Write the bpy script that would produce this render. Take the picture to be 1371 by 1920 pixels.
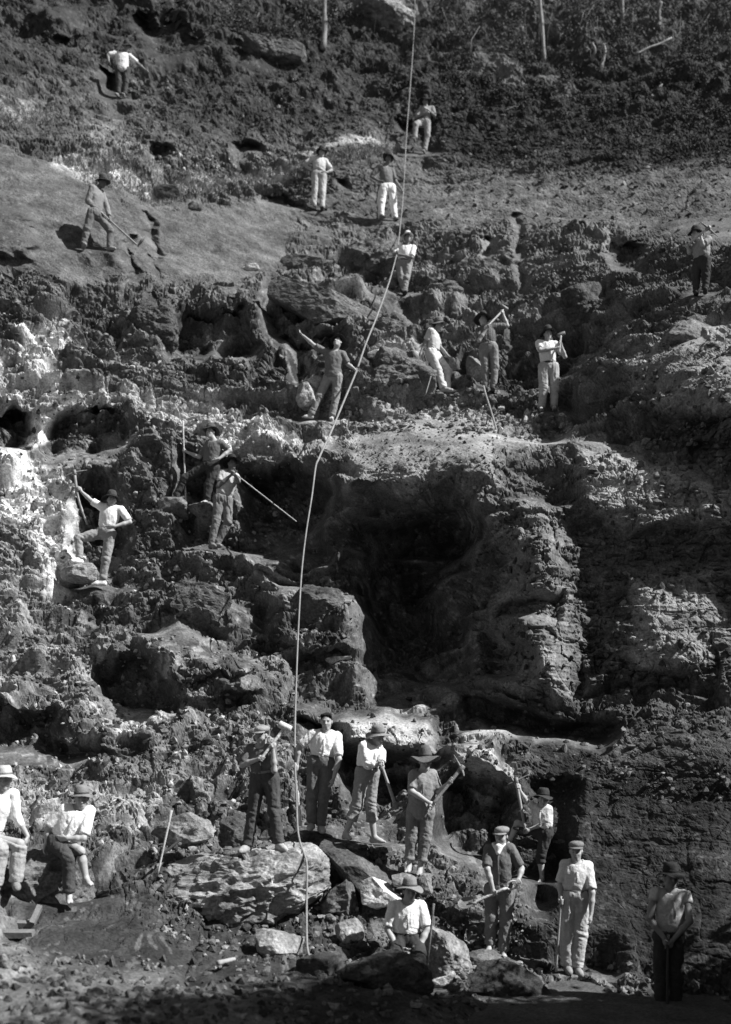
import bpy, math, random
import numpy as np
from mathutils import Vector

R = math.radians
C = bpy.context.scene.collection
SC = bpy.context.scene
for o in list(bpy.data.objects):
    bpy.data.objects.remove(o, do_unlink=True)

# ------------------------------------------------------------------ camera, sky, sun
F, H0, U0 = 1900.0, 1400.0, 685.5          # focal length, horizon row and centre column of the plate (1371 x 1920)
cd = bpy.data.cameras.new('camera')
cam = bpy.data.objects.new('camera', cd); C.objects.link(cam)
cam.location = (0, 0, 0); cam.rotation_euler = (R(90), 0, 0)
cd.sensor_fit = 'VERTICAL'; cd.sensor_height = 24.0
cd.lens = 24.0 * F / 1920.0
cd.shift_y = (H0 - 960.0) / 1920.0           # rising front of a plate camera
cd.clip_start = 0.1; cd.clip_end = 2000
cd.dof.use_dof = True; cd.dof.focus_distance = 15.5; cd.dof.aperture_fstop = 0.45
SC.camera = cam

SUN_AZ, SUN_EL = 74.0, 46.0                   # degrees to the right of the direction behind the camera, and above the horizon
sd = Vector((math.sin(R(SUN_AZ)) * math.cos(R(SUN_EL)), -math.cos(R(SUN_AZ)) * math.cos(R(SUN_EL)), math.sin(R(SUN_EL))))
w = bpy.data.worlds.new('World'); SC.world = w; w.use_nodes = True
nt = w.node_tree; nt.nodes.clear()
sk = nt.nodes.new('ShaderNodeTexSky'); sk.sky_type = 'NISHITA'; sk.sun_disc = False
sk.sun_elevation = R(SUN_EL); sk.sun_rotation = math.atan2(sd.x, sd.y)
bw = nt.nodes.new('ShaderNodeRGBToBW'); bg = nt.nodes.new('ShaderNodeBackground'); wo = nt.nodes.new('ShaderNodeOutputWorld')
nt.links.new(sk.outputs[0], bw.inputs[0]); nt.links.new(bw.outputs[0], bg.inputs[0]); nt.links.new(bg.outputs[0], wo.inputs[0])
bg.inputs[1].default_value = 0.05
ld = bpy.data.lights.new('sun', 'SUN'); ld.energy = 5.0; ld.angle = R(0.5)
sun = bpy.data.objects.new('sun', ld); C.objects.link(sun)
sun.rotation_euler = sd.to_track_quat('Z', 'Y').to_euler()
SC.view_settings.view_transform = 'Standard'; SC.view_settings.look = 'None'
SC.view_settings.exposure = 0.78; SC.view_settings.gamma = 1.0
SC.view_settings.use_curve_mapping = False

# ------------------------------------------------------------------ helpers
def P(u, v, Y):
    return np.array([(u - U0) / F * Y, Y, (H0 - v) / F * Y])

def hsh(ix, iy, iz, seed):
    n = (ix.astype(np.int64) * 374761393 + iy.astype(np.int64) * 668265263 + iz.astype(np.int64) * 2147483647 + seed * 144665) & 0xffffffff
    n = ((n ^ (n >> 13)) * 1274126177) & 0xffffffff
    n = ((n ^ (n >> 16)) * 2246822519) & 0xffffffff
    return ((n ^ (n >> 15)) & 0xffffff).astype(np.float32) / np.float32(0xffffff)

def vnoise(x, y, z, seed=0):
    ix, iy, iz = np.floor(x), np.floor(y), np.floor(z)
    fx, fy, fz = (x - ix).astype(np.float32), (y - iy).astype(np.float32), (z - iz).astype(np.float32)
    fx = fx * fx * (3 - 2 * fx); fy = fy * fy * (3 - 2 * fy); fz = fz * fz * (3 - 2 * fz)
    out = 0
    for dx in (0, 1):
        for dy in (0, 1):
            for dz in (0, 1):
                out = out + hsh(ix + dx, iy + dy, iz + dz, seed) * (fx if dx else 1 - fx) * (fy if dy else 1 - fy) * (fz if dz else 1 - fz)
    return out * 2 - 1

def fbm(x, y, z, octv, seed=0, gain=0.5, lac=2.07):
    a, s, t = 1.0, 0, 0
    for i in range(octv):
        s = s + a * vnoise(x, y, z, seed + i * 17); t += a
        a *= gain; x = x * lac + 3.1; y = y * lac + 1.7; z = z * lac + 5.3
    return s / t

def vor2(x, y, seed=0):
    """nearest cell of a jittered grid: returns a random value per cell, the offset from its centre and the edge distance"""
    ix, iy = np.floor(x), np.floor(y)
    b1 = np.full(x.shape, 9.0, np.float32); b2 = b1.copy()
    rv = np.zeros(x.shape, np.float32); ox = rv.copy(); oy = rv.copy(); r2 = rv.copy()
    zz = np.zeros_like(ix)
    for dx in (-1, 0, 1):
        for dy in (-1, 0, 1):
            cx, cy = ix + dx, iy + dy
            px = (cx + 0.1 + 0.8 * hsh(cx, cy, zz, seed) - x).astype(np.float32); py = (cy + 0.1 + 0.8 * hsh(cx, cy, zz, seed + 5) - y).astype(np.float32)
            d = np.sqrt(px * px + py * py)
            m = d < b1
            b2 = np.where(m, b1, np.minimum(b2, d)); b1 = np.where(m, d, b1)
            rv = np.where(m, hsh(cx, cy, zz, seed + 9), rv); r2 = np.where(m, hsh(cx, cy, zz, seed + 13), r2)
            ox = np.where(m, px, ox); oy = np.where(m, py, oy)
    return rv, r2, ox, oy, b2 - b1

def sstep(a, b, x):
    t = np.clip((x - a) / (b - a), 0, 1); return t * t * (3 - 2 * t)

def mesh_from(name, V, Fc, smooth=True):
    """V (n,3); Fc (m,3) or (m,4)"""
    me = bpy.data.meshes.new(name)
    V = np.ascontiguousarray(V, dtype=np.float32); Fc = np.ascontiguousarray(Fc, dtype=np.int32)
    k = Fc.shape[1]
    me.vertices.add(len(V)); me.vertices.foreach_set('co', V.ravel())
    me.loops.add(Fc.size); me.loops.foreach_set('vertex_index', Fc.ravel())
    me.polygons.add(len(Fc)); me.polygons.foreach_set('loop_start', np.arange(0, Fc.size, k, dtype=np.int32))
    me.polygons.foreach_set('use_smooth', np.full(len(Fc), smooth, dtype=bool))
    me.update(calc_edges=True)
    return me

def attr(me, vals, name='tone'):
    a = me.attributes.new(name, 'FLOAT', 'POINT'); a.data.foreach_set('value', np.ascontiguousarray(vals, dtype=np.float32))

def obj(name, me, mat=None, parent=None, loc=None, **props):
    o = bpy.data.objects.new(name, me); C.objects.link(o)
    if mat and me is not None and not me.materials: me.materials.append(mat)
    if parent: o.parent = parent
    if loc is not None: o.location = loc
    for k, v in props.items(): o[k] = v
    return o

def empty(name, loc, **props):
    o = bpy.data.objects.new(name, None); C.objects.link(o); o.location = loc; o.empty_display_size = 0.2
    for k, v in props.items(): o[k] = v
    return o

class MB:
    """collects tubes and boxes into one mesh"""
    def __init__(s): s.v = []; s.f = []; s.n = 0
    def add(s, V, Fq):
        s.v.append(np.asarray(V, float)); s.f.append(np.asarray(Fq, int) + s.n); s.n += len(V)
    def tube(s, pts, rad, seg=8, squash=1.0):
        pts = np.asarray(pts, float); n = len(pts); rad = np.broadcast_to(np.asarray(rad, float), (n,))
        T = np.gradient(pts, axis=0); T /= np.linalg.norm(T, axis=1)[:, None] + 1e-9
        ref = np.array([0.0, 0, 1]) if abs(T[0][2]) < 0.9 else np.array([1.0, 0, 0])
        V = []
        for i in range(n):
            a = np.cross(T[i], ref); a /= np.linalg.norm(a) + 1e-9; b = np.cross(T[i], a); ref = -np.cross(T[i], a) if False else ref
            for k in range(seg):
                t = 2 * math.pi * k / seg
                V.append(pts[i] + rad[i] * (math.cos(t) * a + squash * math.sin(t) * b))
        V.append(pts[0]); V.append(pts[-1])
        Fq = []
        for i in range(n - 1):
            for k in range(seg):
                k2 = (k + 1) % seg
                Fq.append((i * seg + k, i * seg + k2, (i + 1) * seg + k2, (i + 1) * seg + k))
        for k in range(seg):
            k2 = (k + 1) % seg
            Fq.append((n * seg, k2, k, n * seg)); Fq.append((n * seg + 1, (n - 1) * seg + k, (n - 1) * seg + k2, n * seg + 1))
        s.add(V, Fq)
    def build(s, name, smooth=True):
        V = np.concatenate(s.v); Fq = np.concatenate(s.f)
        me = bpy.data.meshes.new(name)
        me.from_pydata(V.tolist(), [], [tuple(f[:3]) if f[3] == f[0] else tuple(f) for f in Fq.tolist()])
        me.polygons.foreach_set('use_smooth', np.full(len(me.polygons), smooth, dtype=bool)); me.update()
        return me

# ------------------------------------------------------------------ materials (a monochrome plate: neutral greys)
def material(name, tone=None, rough=0.9, var=0.25, vscale=6.0, bump=0.4, bscale=30.0, spec=0.25, fine=0.0, fscale=90.0, stripes=None):
    m = bpy.data.materials.new(name); m.use_nodes = True
    t = m.node_tree; N = t.nodes; L = t.links; N.clear()
    out = N.new('ShaderNodeOutputMaterial'); b = N.new('ShaderNodeBsdfPrincipled'); L.new(b.outputs[0], out.inputs[0])
    b.inputs['Roughness'].default_value = rough; b.inputs['Specular IOR Level'].default_value = spec
    tc = N.new('ShaderNodeTexCoord')
    if tone is None:
        a = N.new('ShaderNodeAttribute'); a.attribute_name = 'tone'; src = a.outputs['Fac']
    else:
        a = N.new('ShaderNodeValue'); a.outputs[0].default_value = tone; src = a.outputs[0]
    def noise(sc, det):
        n = N.new('ShaderNodeTexNoise'); n.inputs['Scale'].default_value = sc; n.inputs['Detail'].default_value = det; n.inputs['Roughness'].default_value = 0.65
        L.new(tc.outputs['Object'], n.inputs['Vector']); return n
    def mul(x, fac, lo):
        r = N.new('ShaderNodeMapRange'); r.inputs[1].default_value = 0.3; r.inputs[2].default_value = 0.7
        r.inputs[3].default_value = 1 - lo; r.inputs[4].default_value = 1 + lo; L.new(fac, r.inputs[0])
        k = N.new('ShaderNodeMath'); k.operation = 'MULTIPLY'; L.new(x, k.inputs[0]); L.new(r.outputs[0], k.inputs[1]); return k.outputs[0]
    n1 = noise(vscale, 6.0); src = mul(src, n1.outputs['Fac'], var)
    if fine: n3 = noise(fscale, 4.0); src = mul(src, n3.outputs['Fac'], fine)
    if stripes:
        wv = N.new('ShaderNodeTexWave'); wv.inputs['Scale'].default_value = stripes[1]; wv.bands_direction = stripes[0]; wv.inputs['Distortion'].default_value = 1.0
        L.new(tc.outputs['Object'], wv.inputs['Vector']); src = mul(src, wv.outputs['Fac'], stripes[2])
    cl = N.new('ShaderNodeCombineColor')
    for i in range(3): L.new(src, cl.inputs[i])
    L.new(cl.outputs[0], b.inputs['Base Color'])
    if bump:
        n2 = noise(bscale, 6.0); bp = N.new('ShaderNodeBump'); bp.inputs['Strength'].default_value = bump; bp.inputs['Distance'].default_value = 0.02
        L.new(n2.outputs['Fac'], bp.inputs['Height']); L.new(bp.outputs[0], b.inputs['Normal'])
    return m

M_ROCK = material('earth_and_rock', None, 0.95, 0.4, 1.7, 0.7, 26.0, 0.12, 0.5, 26.0)
M_SKIN = material('skin', None, 0.6, 0.12, 9.0, 0.15, 60.0, 0.35)
M_WOOD = material('worn_wood', 0.30, 0.75, 0.3, 9.0, 0.4, 40.0)
M_IRON = material('worn_iron', 0.16, 0.55, 0.4, 14.0, 0.4, 50.0, 0.5)
M_ROPE = material('rope_fibre', 0.23, 0.9, 0.25, 8.0, 0.5, 80.0)
M_LEAF = material('leaf', None, 0.8, 0.4, 2.0, 0.0)
M_BARK = material('bark', None, 0.9, 0.4, 5.0, 0.6, 18.0)
_cloth = {}
def cloth(tone, stripes=None):
    k = (round(tone, 3), stripes)
    if k not in _cloth:
        _cloth[k] = material('cloth', tone, 0.9, 0.26 if tone < 0.6 else 0.14, 4.0, 0.6, 24.0, 0.12, 0.16, 55.0, stripes)
    return _cloth[k]
# ------------------------------------------------------------------ the workers' standing places (needed by the terrain)
# each: (column, row of the sole, distance)
STAND = []
SCL = lambda Y: F / Y
# ------------------------------------------------------------------ the workers: where each joint is seen, and how far away
# joints: H head, S shoulders, E elbows, W wrists, P hips, K knees, A ankles, T toes ; pairs are (left in the picture, right in the picture)
# bend: sign and share of the hidden depth each limb takes (+ towards the viewer): E, W, K, A pairs
PEOPLE = [
 dict(n='bent', skin=0.2, Y=29.0, H=(238,90), S=((215,102),(243,104)), E=((204,108),(266,125)), W=((207,121),(287,142)), P=((222,130),(238,131)), K=((224,154),(236,154)), A=((222,178),(233,177)), T=((218,181),(232,181)),
  yaw=10, head=(10,-25), hat=('felt',0.05,1.0,0), shirt=(0.62,1.0,None,1), trousers=(0.07,1.0), shoes=None, belt=0.04, hands=('relax','relax'), bend=((.3,.3),(.5,.5),(0,0),(0,0)),
  label='person in white shirt bent over working on the upper left slope'),
 dict(n='digger', skin=0.12, Y=23.0, H=(191,343), S=((177,359),(188,355)), E=((168,386),(199,386)), W=((184,398),(203,408)), P=((174,402),(186,403)), K=((165,433),(206,430)), A=((159,463),(204,462)), T=((166,468),(217,468)),
  yaw=62, head=(60,-18), hat=('felt',0.07,1.1,-6), shirt=(0.22,2.0,None,0), trousers=(0.16,1.0), shoes=0.25, belt=None, hands=('grip','grip'), bend=((0,0),(0,.3),(0,0),(0,0)),
  label='person in hat and long sleeves digging with a long hoe on the smooth bank'),
 dict(n='akimbo', Y=28.0, H=(603.6,287.5), S=((588,299),(611,301)), E=((569.7,309),(621.8,319)), W=((584,320),(612.5,325.5)), P=((592,328),(605.4,328)), K=((590.5,362),(604.5,362)), A=((588,388.5),(604,390.5)), T=((578,391),(606,396)),
  yaw=8, head=(12,-8), hat=('felt',0.05,1.15,0), shirt=(0.5,0.95,None,0), trousers=(0.42,1.0), shoes=0.06, belt=0.05, hands=('hip','hip'), bend=((-.4,-.4),(.4,.4),(0,0),(0,0)),
  label='person with both hands on hips in pale shirt, trousers and dark hat'),
 dict(n='whitelegs', skin=0.16, Y=27.5, H=(728,299), S=((710,316),(735,318)), E=((696,333),(742,338)), W=((711,346),(752.5,359)), P=((720,353),(735,352.5)), K=((715.5,381),(738,380)), A=((714.5,406.5),(741,409.5)), T=((722,411),(749,417)),
  yaw=14, head=(22,-6), hat=('felt',0.05,1.1,24), shirt=(0.16,1.0,None,0), trousers=(0.74,1.0), shoes=None, belt=None, hands=('hip','grip'), bend=((-.3,0),(.5,.4),(0,0),(0,0)),
  label='person in dark shirt and dirty white trousers holding the rope'),
 dict(n='top', skin=0.2, Y=30.0, H=(798,192), S=((789,204.5),(811,204.5)), E=((780,222),(815,219)), W=((796,219.5),(801,212)), P=((788,231),(801,230)), K=((779,244),(802,255)), A=((777,271),(796,284)), T=((774,277),(791,292)),
  yaw=-5, head=(8,-10), hat=('felt',0.04,1.35,0), shirt=(0.26,1.0,None,0), trousers=(0.30,1.0), shoes=None, belt=0.04, hands=('relax','relax'), bend=((.2,.2),(.7,.7),(.8,.1),(-.3,0)),
  label='person with crossed arms and wide dark hat, highest on the face'),
 dict(n='ropeman', skin=0.2, Y=24.8, H=(764.7,448), S=((750,464),(775,466)), E=((738.5,479),(772,488)), W=((743,474),(750,477.5)), P=((750,496),(765.5,496)), K=((753,525),(762,525)), A=((759,550),(757.5,548)), T=((761,562),(752,556)),
  yaw=-8, head=(20,8), hat=('felt',0.62,1.0,10), shirt=(0.78,1.0,None,0), trousers=(0.26,1.0), shoes=0.05, belt=0.05, hands=('grip','grip'), bend=((.4,.3),(.6,.7),(.3,.3),(0,0)),
  label='person in white shirt and pale hat gripping the rope on the slope'),
 dict(n='pointer', Y=20.7, H=(633.5,643.5), S=((612,660),(643,666)), E=((588.5,646),(653,685)), W=((568,627.5),(664.5,696)), P=((615.5,708),(634,708)), K=((598.5,743),(630,745)), A=((582,777),(622.5,784)), T=((564,784),(620.5,792)),
  yaw=-12, head=(-22,24), hat=('felt',0.04,1.1,-14), shirt=(0.15,1.05,None,2), trousers=(0.25,1.0), shoes=None, belt=None, hands=('relax','grip'), bend=((0,0),(0,.3),(0,0),(0,0)),
  label='person in striped dark shirt pointing up with an outstretched arm'),
 dict(n='leaner', skin=0.22, Y=21.2, H=(820.7,612), S=((807,627),(818,626)), E=((798,644),(826,645)), W=((790.5,659),(843,664)), P=((807,665),(818,666)), K=((820.5,697),(838.5,695)), A=((831,732),(838.5,729)), T=((848,739),(858,736)),
  yaw=58, head=(60,-6), hat=('felt',0.14,1.0,-4), shirt=(0.5,1.0,None,0), trousers=(0.55,1.0), shoes=0.3, belt=0.05, hands=('relax','relax'), bend=((-.2,0),(0,.2),(.2,.2),(0,0)),
  label='person in pale clothes leaning back against a square block of stone'),
 dict(n='axe', Y=21.0, H=(906,601.5), S=((898,619),(926,614)), E=((897,643),(951,612)), W=((912,620),(943.5,592)), P=((907,654),(924.5,653)), K=((910,691),(928,688)), A=((911,726),(924,729)), T=((908,735),(923,738)),
  yaw=-8, head=(8,2), hat=('felt',0.04,1.4,0), shirt=(0.13,1.0,('X',9.0,0.5),0), trousers=(0.2,1.0), shoes=0.06, belt=0.3, hands=('grip','grip'), bend=((.2,0),(.4,.2),(0,0),(0,0)),
  label='person in dark striped shirt raising a hammer over the shoulder'),
 dict(n='hammer', Y=20.8, H=(1027,628.5), S=((1010,644),(1041.5,645.5)), E=((1011,662),(1060,669)), W=((1042,658),(1053.5,652)), P=((1019,689),(1037.5,689)), K=((1019.5,729),(1040,729)), A=((1015,765),(1039,763)), T=((1012,775),(1038,772)),
  yaw=4, head=(10,0), hat=('felt',0.05,1.15,-4), shirt=(0.66,0.8,None,0), trousers=(0.36,1.0), shoes=None, belt=0.05, hands=('grip','grip'), bend=((.2,-.3),(.6,.5),(0,0),(0,0)),
  label='person in white shirt and baggy grey trousers holding a hammer upright'),
 dict(n='farright', Y=20.0, H=(1306,442), S=((1309,456),(1323,457)), E=((1298,466),(1311,470)), W=((1293,455),(1301,450)), P=((1311,491),(1321,492)), K=((1309,519),(1321,519)), A=((1308,546),(1320,546)), T=((1302,550),(1314,550)),
  yaw=-60, head=(-60,-5), hat=('felt',0.04,1.0,0), shirt=(0.27,0.9,None,0), trousers=(0.05,1.0), shoes=0.05, belt=None, hands=('grip','grip'), bend=((0,.3),(.2,.2),(0,0),(0,0)),
  label='person in grey shirt swinging a pickaxe at the far right'),
 dict(n='pickleft', Y=18.5, H=(210.5,939), S=((189,949),(228,957)), E=((171,938.5),(245,980)), W=((151.5,921.5),(219,991)), P=((189,1000),(207,1001)), K=((150,1012),(199,1049)), A=((152,1050),(192.5,1090)), T=((142,1054),(169,1098)),
  yaw=-6, head=(16,-4), hat=('felt',0.06,1.25,6), shirt=(0.78,1.0,None,0), trousers=(0.27,1.0), shoes=0.72, belt=None, hands=('grip','hip'), bend=((0,-.3),(.2,.5),(.6,0),(0,0)),
  label='person in white shirt raising a pickaxe with one foot up on the rock'),
 dict(n='poleman', Y=19.6, H=(396,812), S=((391,831),(415,832)), E=((374,856),(432,846)), W=((348,846.5),(410,868)), P=((384,876),(402,877)), K=((346,897),(391,911)), A=((328.5,932),(388.5,940)), T=((304,936),(380,946)),
  yaw=-14, head=(-30,6), hat=('felt',0.08,1.1,-6), shirt=(0.14,1.05,None,0), trousers=(0.05,1.0), shoes=None, belt=None, hands=('grip','hip'), bend=((.2,-.3),(.2,.5),(.2,0),(0,0)),
  label='person in dark shirt holding an upright pole, one bare foot forward'),
 dict(n='rodman', skin=0.14, Y=19.1, H=(435,871), S=((418,889),(441,892)), E=((411,915),(449,906)), W=((436,896),(444,894)), P=((411,937),(425,940)), K=((407,977),(428.5,980)), A=((397.5,1022),(406,1022)), T=((407,1031),(417,1031)),
  yaw=22, head=(30,6), hat=('felt',0.03,1.25,0), shirt=(0.42,0.7,None,0), trousers=(0.17,1.0), shoes=0.2, belt=None, hands=('grip','grip'), bend=((.2,.2),(.6,.5),(.2,.5),(0,0)),
  label='person with a long thin rod on the shoulder, standing before the dark hollow'),
 dict(n='sledge', Y=13.2, H=(491.5,1380), S=((470,1406),(509,1406)), E=((456,1434),(516,1444)), W=((485,1424),(512.5,1404)), P=((484,1459),(509,1459)), K=((474.5,1523),(514.5,1523)), A=((463,1586),(524.5,1583)), T=((452,1595),(539,1593)),
  yaw=-10, head=(-28,-8), hat=('cap',0.3,1.0,0), shirt=(0.12,1.0,None,0), trousers=(0.075,1.0), shoes=0.35, belt=0.25, hands=('grip','grip'), bend=((.3,-.2),(.6,.6),(0,0),(0,0)),
  label='person in cap and dark clothes holding a sledgehammer, legs apart on the boulder'),
 dict(n='barehead', Y=14.3, H=(612.5,1354), S=((588,1376),(632,1381)), E=((561,1400),(636,1423)), W=((556,1431),(627,1457)), P=((590,1429),(616,1431)), K=((584.5,1496),(606,1499)), A=((584,1545),(602,1550)), T=((581,1560),(608,1566)),
  yaw=2, head=(-4,-2), hat=None, shirt=(0.8,1.0,None,0), trousers=(0.14,1.0), shoes=0.32, belt=0.06, hands=('grip','relax'), bend=((0,0),(.2,.1),(0,0),(0,0)),
  label='bareheaded person in a white shirt standing with a straight drill rod'),
 dict(n='restpick', Y=14.0, H=(707,1384), S=((682,1400),(706,1400)), E=((690,1433),(716,1412)), W=((715,1429),(721.5,1427)), P=((680,1450),(697,1451)), K=((669.5,1509),(694.5,1508)), A=((648,1563),(702,1571)), T=((660,1577),(731,1580)),
  yaw=30, head=(38,-10), hat=('felt',0.2,1.15,-4), shirt=(0.8,1.9,None,0), trousers=(0.26,0.55), shoes=None, belt=0.1, hands=('grip','grip'), bend=((.4,.3),(.5,.4),(.1,-.2),(0,0)),
  label='person in white long sleeves leaning with both hands on a mattock handle'),
 dict(n='pickfront', Y=13.6, H=(797.5,1429), S=((776,1452),(810,1452)), E=((771,1483),(822,1485)), W=((803,1504),(840,1470)), P=((777,1521),(801,1522)), K=((771,1573),(797,1571)), A=((768,1624),(787.5,1629)), T=((761,1636),(783.5,1642)),
  yaw=2, head=(8,0), hat=('felt',0.12,1.5,0), shirt=(0.24,1.0,None,1), trousers=(0.19,0.8), shoes=None, belt=None, hands=('grip','grip'), bend=((.1,.2),(.6,.5),(0,0),(0,0)),
  label='person in a peaked wide hat and grey shirt holding a pickaxe across the body'),
 dict(n='shovel', Y=13.2, H=(940.5,1569), S=((917,1593),(955,1590)), E=((911.5,1628),(977,1628)), W=((921.5,1663),(972,1647)), P=((923,1669),(950,1669)), K=((921.5,1721),(949,1723)), A=((918.5,1772),(943.5,1783)), T=((912,1785),(942,1796)),
  yaw=-12, head=(-26,-6), hat=('cap',0.26,1.05,0), shirt=(0.13,1.0,None,0), trousers=(0.19,1.0), shoes=None, belt=0.05, hands=('grip','grip'), bend=((0,-.2),(.3,.5),(0,0),(0,0)), kerchief=0.7,
  label='person in flat cap with a white neckerchief holding a shovel slantwise'),
 dict(n='boy', Y=14.8, H=(1019,1500), S=((1006,1515),(1027,1518)), E=((990,1505),(1018.5,1543)), W=((974,1481),(993,1554)), P=((1012,1561),(1023,1562)), K=((970,1543),(1013,1607)), A=((956,1578),(1016,1646)), T=((948,1584),(1007,1653)),
  yaw=-18, head=(-8,0), hat=('felt',0.04,1.0,6), shirt=(0.62,1.0,None,0), trousers=(0.05,0.3), shoes=None, belt=0.04, hands=('grip','grip'), bend=((0,.3),(.2,.5),(.5,0),(-.2,0)), size=0.84,
  label='young person in pale shirt and dark knee breeches holding a pickaxe upright'),
 dict(n='stick', Y=13.0, H=(1080,1596.5), S=((1060,1622),(1101,1624)), E=((1051,1658),(1106,1671)), W=((1052,1679),(1103,1709)), P=((1067,1681),(1090,1682)), K=((1063,1750),(1087,1752)), A=((1064,1811),(1081.5,1814)), T=((1064,1822),(1085,1825)),
  yaw=-4, head=(-14,-2), hat=('cap',0.2,1.0,0), shirt=(0.58,1.0,None,0), trousers=(0.42,1.0), shoes=0.22, belt=0.14, hands=('grip','relax'), bend=((0,0),(.3,.1),(0,0),(0,0)),
  label='person in cap and pale clothes standing straight with a walking stick'),
 dict(n='vest', skin=0.2, Y=11.8, H=(1257,1646), S=((1230,1674),(1285,1680)), E=((1215,1720),(1287,1723)), W=((1241,1754),(1265,1757)), P=((1242,1758),(1267,1759)), K=((1239,1830),(1268,1832)), A=((1240,1900),(1266,1902)), T=((1234,1912),(1268,1914)),
  yaw=2, head=(4,-4), hat=('felt',0.03,1.1,0), shirt=(0.42,0.35,None,0), trousers=(0.045,1.0), shoes=0.04, belt=None, hands=('grip','grip'), bend=((0,0),(.4,.4),(0,0),(0,0)),
  label='person in a sleeveless grey vest with folded hands, lowest at the right'),
 dict(n='sitfront', Y=12.3, H=(768,1672), S=((738,1699),(789,1699)), E=((727,1741),(800,1741)), W=((742,1769),(786,1770)), P=((747,1762),(777,1762)), K=((738,1790),(787,1790)), A=((735,1856),(791,1856)), T=((732,1868),(794,1868)),
  yaw=3, head=(10,-2), hat=('felt',0.2,1.2,3), shirt=(0.8,1.0,None,0), trousers=(0.045,1.0), shoes=0.05, belt=0.04, hands=('hip','hip'), bend=((0,0),(.5,.5),(1,1),(0,0)), seat=True,
  label='person in white shirt and brimmed hat sitting low among the front boulders'),
 dict(n='sitleft', Y=12.6, H=(153,1499), S=((124,1518),(166,1522)), E=((93,1552),(162,1570)), W=((88.5,1580),(134,1570)), P=((106,1580),(120,1583)), K=((142,1605),(161,1592)), A=((142,1674),(171.5,1643)), T=((152,1695),(190,1654)),
  yaw=16, head=(18,-6), hat=('felt',0.17,0.95,0), shirt=(0.82,1.0,None,0), trousers=(0.07,0.92), shoes=None, belt=None, hands=('relax','hip'), bend=((0,.2),(0,.5),(.8,.8),(0,0)), seat=True, cuff=(0.95,0.1),
  label='person in white shirt and felt hat sitting on the dark boulder, one shin bare'),
 dict(n='sitedge', Y=12.3, H=(9,1463), S=((-20,1490),(23,1490)), E=((-32,1532),(28,1531)), W=((-10,1560),(52,1572)), P=((-34,1573),(-18,1575)), K=((14,1590),(43,1580)), A=((6,1655),(36,1652)), T=((10,1672),(48,1671)),
  yaw=14, head=(10,-6), hat=('felt',0.4,1.1,0), shirt=(0.82,1.5,None,0), trousers=(0.34,1.0), shoes=0.2, belt=None, hands=('relax','hip'), bend=((0,0),(.3,.4),(.8,.8),(0,0)), seat=True,
  label='person in white shirt and pale hat cut off by the left edge'),
]
for p in PEOPLE:
    s = SCL(p['Y']) * p.get('size', 1)
    us = [q[0] for k in ('S', 'P', 'K', 'A') for q in p[k]]
    uc = (p['P'][0][0] + p['P'][1][0]) / 2
    if not p.get('seat'):
        for i in (0, 1):
            STAND.append(('foot', (p['A'][i][0] + p['T'][i][0]) / 2, p['A'][i][1] + 0.075 * s, p['Y'], s))
    bot = max(q[1] for q in p['A'])
    top = p['H'][1] - 0.15 * s
    STAND.append(('body', (min(us) + max(us)) / 2, (top, bot + 0.06 * s, (max(us) - min(us)) / 2 + 0.22 * s), p['Y'] + (0.25 if not p.get('seat') else 0.3), s))
STAND.append(('body', 446, (890, 1030, 34), 19.9, 99.5))
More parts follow.
